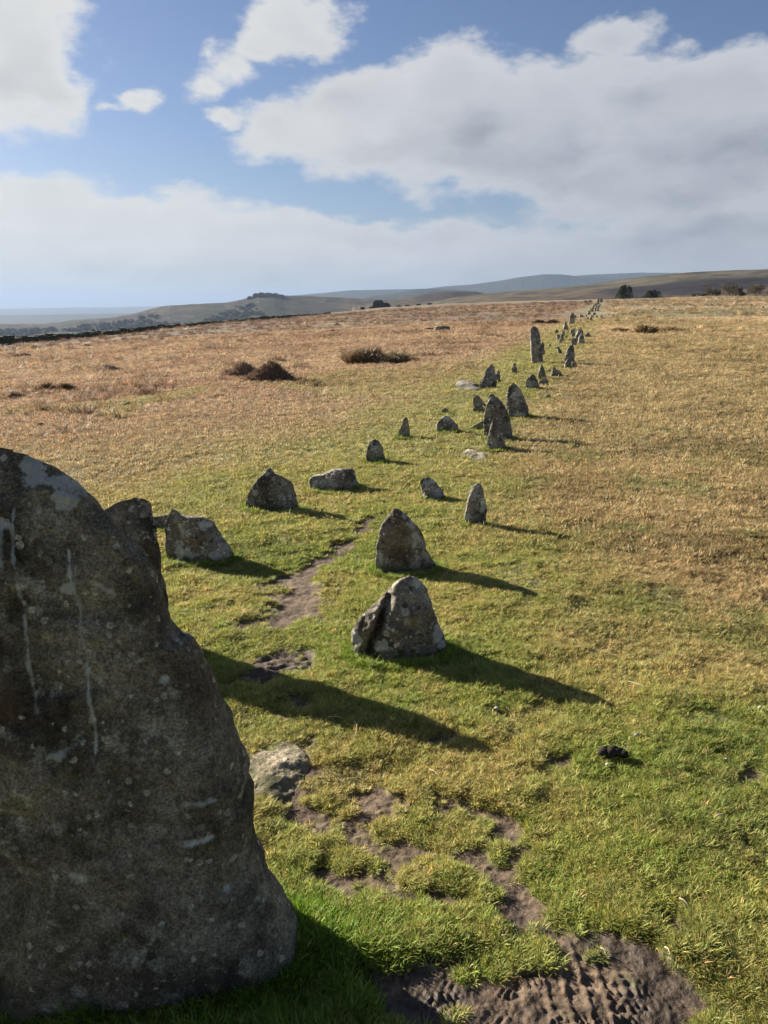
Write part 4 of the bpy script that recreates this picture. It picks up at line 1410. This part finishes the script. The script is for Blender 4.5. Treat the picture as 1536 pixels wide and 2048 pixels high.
hummock('grass_tussock', 'brown tussock in pale straw right of the row', 'grass tussock', 1294, 668, 34, 15, (.09, .06, .025), (.34, .24, .11), 22, 1200, straw=True)
hummock('grass_tussock', 'low wide tussock left of the brown one in pale straw', 'grass tussock', 1243, 664, 36, 7, (.12, .09, .04), (.34, .25, .12), 23, 900, straw=True)
hummock('grass_tussock', 'long low brown tussock right of the brown one in pale straw', 'grass tussock', 1345, 663, 60, 8, (.14, .09, .04), (.36, .25, .12), 24, 900, straw=True)
hummock('heather_clump', 'small dark bush in front of the low fir on the right moor', 'bush', 1309, 619, 10, 5, HE1, HE2, 25, 300)
hummock('gorse_mound', 'dark low bush left of the stones ending the row', 'bush', 1172, 604, 9, 3.5, (.025, .022, .014), (.06, .05, .03), 26, 300)
hummock('gorse_mound', 'dark low bush nearer the stones ending the row', 'bush', 1181, 604, 9, 4, (.025, .022, .014), (.06, .05, .03), 27, 300)
hummock('heather_clump', 'low dark tuft on the bright right moor', 'heather', 1437, 666, 20, 5, (.10, .06, .03), HE2, 28, 300)
hummock('heather_clump', 'small rusty tuft at the right moor edge', 'heather', 1384, 681, 16, 6, (.10, .06, .03), HE2, 29, 300)
hummock('grass_tussock', 'small green-brown tussock just right of the shadow tips', 'grass tussock', 1258, 706, 44, 6, (.07, .065, .025), (.22, .18, .08), 30, 700)


def tree(name, label, cx_px, base_px, w_px, h_px, D, mat, kind, seed, n=2600, cat='tree', group=None):
    rnd = np.random.RandomState(seed)
    d = ray(cx_px, base_px)
    az = math.atan2(d[0], d[1])
    x0, y0 = D * math.sin(az), D * math.cos(az)
    gz = float(height0(np.array([x0]), np.array([y0]))[0])
    zt = EYE + D * math.tan(azel(cx_px, base_px - h_px)[1])
    Ht = zt - gz
    sc_ = D / F
    hw = w_px * sc_ / 2
    root = bpy.data.objects.new(name, None)
    C.objects.link(root)
    root.location = (x0, y0, gz)
    root['label'] = label
    root['category'] = cat
    if group: root['group'] = group
    # trunk and limbs
    V, Fc = [], []

    def limb(p, q, r0, r1):
        p, q = np.array(p), np.array(q)
        ax = q - p
        ax = ax / np.linalg.norm(ax)
        u = np.cross(ax, [0.3, .9, .2])
        u /= np.linalg.norm(u)
        w = np.cross(ax, u)
        k = len(V)
        for (c, r) in ((p, r0), (q, r1)):
            for i in range(6):
                a = i * math.pi / 3
                V.append(tuple(c + (u * math.cos(a) + w * math.sin(a)) * r))
        for i in range(6):
            Fc.append((k + i, k + (i + 1) % 6, k + 6 + (i + 1) % 6, k + 6 + i))
    # crown lobes
    lobes = []
    if kind == 'fir':
        m = 7
        for i in range(m):
            cx = rnd.uniform(-.6, .6) * hw
            top = Ht * (1 - .5 * abs(cx) / hw) * rnd.uniform(.75, 1.0)
            lobes.append((cx, rnd.uniform(-.5, .5) * hw, top, hw * rnd.uniform(.35, .55)))
            limb((cx, lobes[-1][1], -.3), (cx, lobes[-1][1], top * .9), Ht * .025, Ht * .008)
    else:
        limb((0, 0, -.3), (0, 0, Ht * .45), Ht * .035, Ht * .025)
        for i in range(9):
            a = rnd.uniform(0, 6.28)
            k = rnd.uniform(.2, .68)
            c = (hw * k * math.cos(a), hw * k * math.sin(a), Ht * rnd.uniform(.24, .80))
            limb((0, 0, Ht * .3), c, Ht * .018, Ht * .006)
            lobes.append((*c, hw * rnd.uniform(.30, .48)))
    nt = len(lobes) if kind == 'fir' else 1          # a thicket has several trunks, a round tree one with its limbs
    for i in range(nt):
        if kind == 'fir':
            v_, f_ = np.array(V[i * 12:i * 12 + 12]), np.array(Fc[:6])
        else:
            v_, f_ = np.array(V), np.array(Fc)
        link('trunk', mesh_np('trunk', v_, f_, True, [M_BARK]), parent=root)
    pts = []
    lf = max(.35 * sc_ * 2.2, .16)
    for i in range(n):
        l = lobes[rnd.randint(len(lobes))]
        if kind == 'fir':
            q = rnd.uniform(0, 1) ** 1.4
            z = l[2] * (1 - (1 - q) * 1.0) if False else l[2] * (1 - rnd.uniform(0, 1) ** 1.3 * .97)
            rad = l[3] * (1 - z / l[2]) ** .75 * rnd.uniform(.55, 1.1) + .05 * hw
            a = rnd.uniform(0, 6.28)
            pts.append((l[0] + rad * math.cos(a), l[1] + rad * math.sin(a), z))
        else:
            v = rnd.normal(size=3)
            v /= np.linalg.norm(v)
            k = rnd.uniform(.5, 1.05) * l[3]
            pts.append((l[0] + v[0] * k, l[1] + v[1] * k, max(l[2] + v[2] * k * .8, .05 * Ht)))
    pts = np.array(pts)
    A = rnd.normal(size=(n, 3)) * lf
    B = rnd.normal(size=(n, 3)) * lf
    if kind == 'fir':
        A[:, 2] = np.abs(A[:, 2]) * 1.2
    V = np.concatenate([pts, pts + A, pts + B], 1).reshape(-1, 3)
    me_ = mesh_np('crown', V, np.arange(3 * n).reshape(n, 3), False, [mat])
    link('crown', me_, parent=root)
    return root


tree('fir_tree', 'dark rounded fir thicket on the right skyline, taller of two', 1247, 594, 40, 27, 318, M_FIR, 'fir', 1, 4200)
tree('fir_tree', 'low spiky dark fir thicket on the right skyline', 1307, 594, 50, 17, 312, M_FIR, 'fir', 2, 3600)
AG = 'bare autumn trees on the right skyline'
tree('autumn_tree', 'leftmost bushy brown autumn tree on the right skyline', 1424, 593, 32, 24, 330, M_AUT, 'round', 3, 2200, group=AG)
tree('autumn_tree', 'tallest brown autumn tree in the middle of the right skyline trees', 1459, 593, 38, 27, 325, M_AUT, 'round', 4, 2600, group=AG)
tree('autumn_tree', 'small brown tree right beside the tallest autumn tree', 1484, 593, 22, 21, 326, M_AUT, 'round', 5, 1500, group=AG)
tree('autumn_tree', 'broad brown autumn tree near the right edge of the skyline', 1511, 593, 38, 26, 322, M_AUT, 'round', 6, 2400, group=AG)
tree('autumn_tree', 'brown tree cut off by the right edge of the skyline', 1545, 593, 26, 21, 322, M_AUT, 'round', 7, 1500, group=AG)
tree('autumn_bush', 'small bush between the low fir and the autumn trees', 1387, 593, 9, 7, 322, M_AUT, 'round', 8, 500, 'bush')
tree('autumn_bush', 'low spreading bush left of the autumn trees', 1404, 593, 16, 7, 322, M_AUT, 'round', 9, 600, 'bush')
tree('dark_bush', 'tiny round bush left of the castle-like rock tor', 725, 621, 11, 7, 560, M_FIR, 'round', 10, 500, 'bush')
for i, (a, b, w_, h_, lb) in enumerate([(796, 617, 16, 5, 'low dark bush just right of the castle-like rock tor'), (815, 616, 12, 5, 'second low dark bush right of the rock tor'), (837, 614, 10, 5, 'third dark bush right of the rock tor on the skyline'), (860, 612, 14, 4, 'fourth low bush right of the rock tor on the skyline')]):
    tree('dark_bush', lb, a, b, w_, h_, 590, M_FIR, 'round', 11 + i, 400, 'bush')
tree('hawthorn_bush', 'dark round bush behind the left stone wall', 196, 676, 22, 15, 150, M_FIR, 'round', 20, 900, 'bush')
tree('hawthorn_bush', 'smaller dark bush left of the round one behind the wall', 166, 678, 12, 11, 152, M_FIR, 'round', 21, 500, 'bush')
tree('wind_bent_thorn', 'narrow upright little thorn tree standing at the left stone wall', 126, 686, 7, 19, 112, M_FIR, 'round', 22, 500)


# far woodland on the lower slopes of the left hill
def woodland():
    x, y, z, T = LEFTHILL
    rnd = np.random.RandomState(9)
    col = bpy.data.collections.new('woodland_crowns')
    for k in range(3):
        n = 90
        i_ = np.arange(n)
        ph = np.arccos(1 - 2 * (i_ + .5) / n)
        th = i_ * 2.39996
        p = np.stack([np.sin(ph) * np.cos(th), np.sin(ph) * np.sin(th), np.cos(ph)], 1)
        V = []
        for q in p:
            l = rnd.uniform(.75, 1.1)
            for _ in range(3):
                V.append(q * l + rnd.normal(0, .28, 3))
        me_ = mesh_np('crown_mass_%d' % k, np.array(V), np.arange(3 * n).reshape(n, 3), False, [M_WOOD])
        col.objects.link(bpy.data.objects.new('crown_mass_%d' % k, me_))
    m = (T < .93)
    xs, ys, zs = x[m], y[m], z[m]
    n1 = fbm2(xs, ys, 260, 4, 70) - .45 * sstep(.45, .8, T[m]) + .25 * sstep(.5, .2, T[m]) + sstep(420, 250, pxof(np.arctan2(xs, ys))) * .55
    ok = np.where((n1 > -.02))[0]
    k = rnd.choice(ok, 14000)
    P = np.stack([xs[k] + rnd.normal(0, 9, len(k)), ys[k] + rnd.normal(0, 9, len(k)), zs[k] + 2], 1)
    s = rnd.uniform(4, 7, len(k))
    scatter('woodland', 'hazy woodland covering the lower slopes of the distant left hill', None, P, np.ones((len(P), 3)), np.stack([s, s, s * .8], 1), col, 3, tilt=.1)


woodland()

# ------------------------------------------------------------------ grass
TURF = tuft_collection('turf', [dict(n=22, rad=.014, h0=.005, h1=.014, wid=.0023, bend=.8, spread=.7) for _ in range(4)] +
                       [dict(n=18, rad=.016, h0=.006, h1=.019, wid=.0023, bend=1.0, spread=.8) for _ in range(3)], M_TURF)
MID = tuft_collection('midturf', [dict(n=34, rad=.060, h0=.010, h1=.028, wid=.0070, bend=.8, spread=.8) for _ in range(5)], M_TURF)
STRAWC = tuft_collection('straw', [dict(n=40, rad=.07, h0=.06, h1=.17, wid=.010, bend=.9, spread=.7, tone=(.6, 1.4)) for _ in range(5)], M_STRAW)


def fan(n, r0, r1, p, seed, half=38):
    """random points in a fan in front; density per area falls as r^-(2-p)"""
    rnd = np.random.RandomState(seed)
    u = rnd.rand(n)
    r = (r0 ** p + u * (r1 ** p - r0 ** p)) ** (1 / p)
    a = np.radians(rnd.uniform(-half, half, n))
    return r * np.sin(a), r * np.cos(a), rnd


def inside_stone(x, y):
    m = np.zeros(len(x), bool)
    for (cx, cy, l, r, hd) in STONES:
        m |= (np.abs(y - cy) < hd * .75) & (x > cx + l * .9) & (x < cx + r * .9)
    for (cx, cy, th, rad) in FLATS:
        m |= np.hypot(x - cx, y - cy) < .93 * np.interp(np.arctan2(y - cy, x - cx), th, rad)
    return m


def grass_near():
    x, y, rnd = fan(330000, 1.0, 8.0, .85, 11)
    wx, wy, _ = fan(120000, .9, 5.0, .95, 17, 80)          # the turf goes on beside the frame
    k = np.abs(np.degrees(np.arctan2(wx, wy))) > 37.5
    x, y = np.concatenate([x, wx[k]]), np.concatenate([y, wy[k]])
    # longer grass hugging the stones
    ex, ey, es = [], [], []
    for (cx, cy, l, r, hd) in STONES:
        if cy > 14: continue
        n = int(np.clip(2600 * (r - l) / max(cy / 3, .5), 300, 9000))
        th = rnd.uniform(0, 2 * np.pi, n)
        k = 1 + np.abs(rnd.normal(0, .07, n))
        mx, hw = (l + r) / 2, (r - l) / 2
        ux = np.sign(np.cos(th)) * np.abs(np.cos(th)) ** .8
        uy = np.sign(np.sin(th)) * np.abs(np.sin(th)) ** .8
        ex.append(cx + mx + hw * ux * k)
        ey.append(cy + hd * uy * k + rnd.normal(0, .008, n))
        es.append(np.full(n, 1.0))
    ex, ey = np.concatenate(ex), np.concatenate(ey)
    tag_ = np.concatenate([np.zeros(len(x)), np.ones(len(ex))])
    x, y = np.concatenate([x, ex]), np.concatenate([y, ey])
    r = np.hypot(x, y)
    d = dirt_mask(x, y)
    c, g = turf_colour(x, y)
    keep = (rnd.rand(len(x)) > d * 1.5 - .12) & ~inside_stone(x, y)
    keep |= (tag_ > 0) & (rnd.rand(len(x)) > d * .6) & ~inside_stone(x, y)
    x, y, r, d, c, g, tag_ = [q[keep] for q in (x, y, r, d, c, g, tag_)]
    z = height(x, y) - .003
    lush = sstep(.1, .8, fbm2(x, y, .28, 3, 33))
    s = rnd.uniform(.65, 1.2, len(x)) * (1 + .45 * lush) * (1 + .35 * sstep(2.5, 7, r)) * (1 - .4 * d) * (1 + .9 * tag_ * rnd.rand(len(x)))
    # rank grass round the foot of the huge stone
    big = sstep(.55, .1, np.hypot((x + .30) * .7, (y - 1.45)))
    s = s * (1 + .8 * big)
    ww = s ** .5 * (1 + .35 * sstep(2.5, 7, r)) * 1.05
    vv = rnd.normal(1, .13, len(x))[:, None]
    rich = np.clip(tag_ * .75 + big * .9, 0, 1)
    c = lerp(c, np.array([.095, .170, .018]), rich)
    c = lerp(c, np.array([.33, .25, .12]), (rnd.rand(len(x)) < .035).astype(float))
    scatter('grass', 'short cropped green turf around the nearer stones', None, np.stack([x, y, z], 1), np.clip(c * vv * 1.55, 0, .8), np.stack([ww, ww, s], 1), TURF, 7, seed=3)


def grass_mid():
    x, y, rnd = fan(240000, 4.8, 60.0, .75, 12, 50)
    k = ~inside_stone(x, y)
    x, y = x[k], y[k]
    r = np.hypot(x, y)
    c, g = turf_colour(x, y)
    d = dirt_mask(x, y)
    k = rnd.rand(len(x)) > d
    x, y, r, c, g = x[k], y[k], r[k], c[k], g[k]
    z = height(x, y) - .006
    s = rnd.uniform(.6, 1.2, len(x)) * (1 + (1 - g) * .5)
    ww = rnd.uniform(.8, 1.2, len(x)) * (.7 + r / 22)
    scatter('grass', 'grazed grass sward across the middle of the moor', None, np.stack([x, y, z], 1), np.clip(c * rnd.normal(1, .14, len(x))[:, None] * 1.32, 0, .8), np.stack([ww, ww, s * (.75 + r / 60)], 1), MID, 5, seed=4)


def grass_straw():
    x, y, rnd = fan(100000, 9.0, 260.0, .8, 13, 45)
    r = np.hypot(x, y)
    c, g = turf_colour(x, y)
    cx = np.interp(y, ROW_Y, ROW_X)
    left = x < cx
    clump = fbm2(x, y, 1.6, 3, 34) + .6 * fbm2(x, y, 7, 2, 35)
    start = np.where(left, 10.0, 20)
    pr = sstep(-.2, .6, clump) * (1 - g) ** 2 * sstep(1.0, 2.6, np.abs(x - cx)) * sstep(0, 1, (r - start) / 6.0)
    k = rnd.rand(len(x)) < pr
    x, y, r, c, clump = x[k], y[k], r[k], c[k], clump[k]
    z = height0(x, y) - .01
    s = rnd.uniform(.5, 1.15, len(x)) * (.55 + .45 * sstep(0, .8, clump)) * (1 + np.minimum(r, 60) / 150)
    ww = s * (.9 + r / 55)
    dk = sstep(.42, .62, fbm2(x, y, 2.4, 3, 36) + .25 * fbm2(x, y, 12, 2, 37)) * np.where(x < np.interp(y, ROW_Y, ROW_X), 1.0, .5)
    c = lerp(c, np.array([.095, .062, .040]), dk * .8)
    s = s * (1 + .5 * dk)
    scatter('straw_grass', 'long straw-coloured moor grass on both sides of the stone row', None, np.stack([x, y, z], 1), np.clip(c * rnd.normal(1.05, .2, len(x))[:, None] * 1.15, 0, .85), np.stack([ww, ww, s], 1), STRAWC, 5, seed=5)


grass_near()
grass_mid()
grass_straw()


# ------------------------------------------------------------------ small things lying about
def lump_mesh(name, pieces, mat, seed):
    V, Fc = [], []
    for j, (cx, cy, cz, rx, ry, rz) in enumerate(pieces):
        n1, n2 = 9, 14
        for i in range(n1 + 1):
            p = math.pi * i / n1
            for k in range(n2):
                q = 2 * math.pi * k / n2
                V.append([cx + rx * math.sin(p) * math.cos(q), cy + ry * math.sin(p) * math.sin(q), cz + rz * math.cos(p)])
        Fc.append(grid_faces(n1 + 1, n2, True) + j * (n1 + 1) * n2)
    V = np.array(V)
    n = fbm3(V[:, 0], V[:, 1], V[:, 2], .02, 3, seed)
    V = V + n[:, None] * .004
    return mesh_np(name, V, np.concatenate(Fc), True, [mat])


P = hit(1226, 1518)
me = lump_mesh('dung', [(-.034, .006, .012, .022, .018, .017), (-.010, 0, .013, .020, .019, .018), (.014, .004, .012, .021, .018, .016), (.034, -.006, .010, .018, .016, .014), (.004, .014, .022, .016, .013, .010)], M_DUNG, 3)
link('dung', me, 'black lump of sheep dung on the grass right of centre', 'dung', loc=(P[0], P[1], P[2] + .012))


def stem(label, pts, w=.0016, name='dead_grass_stem', lift=.014, mat=M_STEM):
    Q = [hit(a, b) for (a, b) in pts]
    c0 = Q[0].copy()
    V, Fc = [], []
    n = len(Q)
    for i, q in enumerate(Q):
        d = (Q[min(i + 1, n - 1)] - Q[max(i - 1, 0)])
        d = d / (np.linalg.norm(d) + 1e-9)
        u = np.array([-d[1], d[0], 0.0])
        ww = w * (1 - .5 * i / (n - 1))
        for k in range(5):
            a = k * 2 * math.pi / 5
            V.append(q - c0 + u * ww * math.cos(a) + np.array([0, 0, ww * math.sin(a) + lift + .006 * math.sin(i * 2.0)]))
    me_ = mesh_np(name, np.array(V), grid_faces(n, 5, True), True, [mat])
    link(name, me_, label, 'grass stem' if mat is M_STEM else 'twig', loc=tuple(c0))


stem('long pale curved grass stem lying right of the near shadow', [(1255, 1368), (1275, 1376), (1300, 1382), (1325, 1385), (1340, 1382), (1350, 1374)], .0016)
stem('short pale stem lying on turf right of the bedded rock', [(858, 1545), (870, 1553), (884, 1564)], .0020)
stem('thin stem across the shaded grass right of the huge stone', [(656, 1440), (672, 1441), (688, 1442)], .0014)
stem('bent dry stem in the dark shadow above the bedded rock', [(708, 1448), (714, 1460), (712, 1472), (706, 1478)], .0018)
stem('pale stem on the turf at the left of the lower right grass', [(1003, 1616), (1020, 1615), (1038, 1616)], .0016)
stem('pale straw crossing the mud at lower centre', [(1003, 1880), (1012, 1882), (1022, 1881)], .0018)
stem('short pale straw on the brown soil in the lower right', [(1200, 1905), (1206, 1910), (1211, 1915)], .0018)
stem('pale leaf-like sliver of straw on the grass at right', [(1426, 1645), (1436, 1640), (1446, 1634)], .0040)
stem('white sliver of straw beside the dark soil lower right', [(1329, 1903), (1335, 1910), (1341, 1917)], .0026)
stem('curled white straw in the small bare patch lower right', [(1358, 1805), (1366, 1812), (1376, 1816)], .0026)


def shard(label, px, py, w, seed, tint):
    P_ = hit(px, py)
    me_ = lump_mesh('pebble', [(0, 0, 0, w, w * .7, w * .45)], M_STONE, seed)
    attr(me_, 'patch', 'FLOAT', np.full(len(me_.vertices), .8))
    o = link('pebble', me_, label, 'pebble', loc=(P_[0], P_[1], P_[2] + .012))
    o.color = (*tint, 1)


shard('small pale pebble just below the black dung', 1215, 1535, .009, 1, (1.8, 1.4, 1.2))
shard('pale pebble above and right of the black dung', 1272, 1475, .008, 2, (1.8, 1.6, 1.4))
shard('pale pebble in the grass above the bare patch at right', 1452, 1524, .007, 3, (1.8, 1.5, 1.2))
shard('left of two white flecks of stone at the right edge grass', 1498, 1424, .008, 4, (2, 1.9, 1.7))
shard('right of two white flecks of stone at the right edge grass', 1520, 1421, .010, 5, (2, 1.9, 1.7))
shard('reddish clod of soil left of the near shadow tip', 994, 1422, .012, 6, (.9, .5, .35))
shard('tiny white pebble at the end of the worn path near the boulder', 486, 1231, .010, 7, (2, 1.9, 1.7))
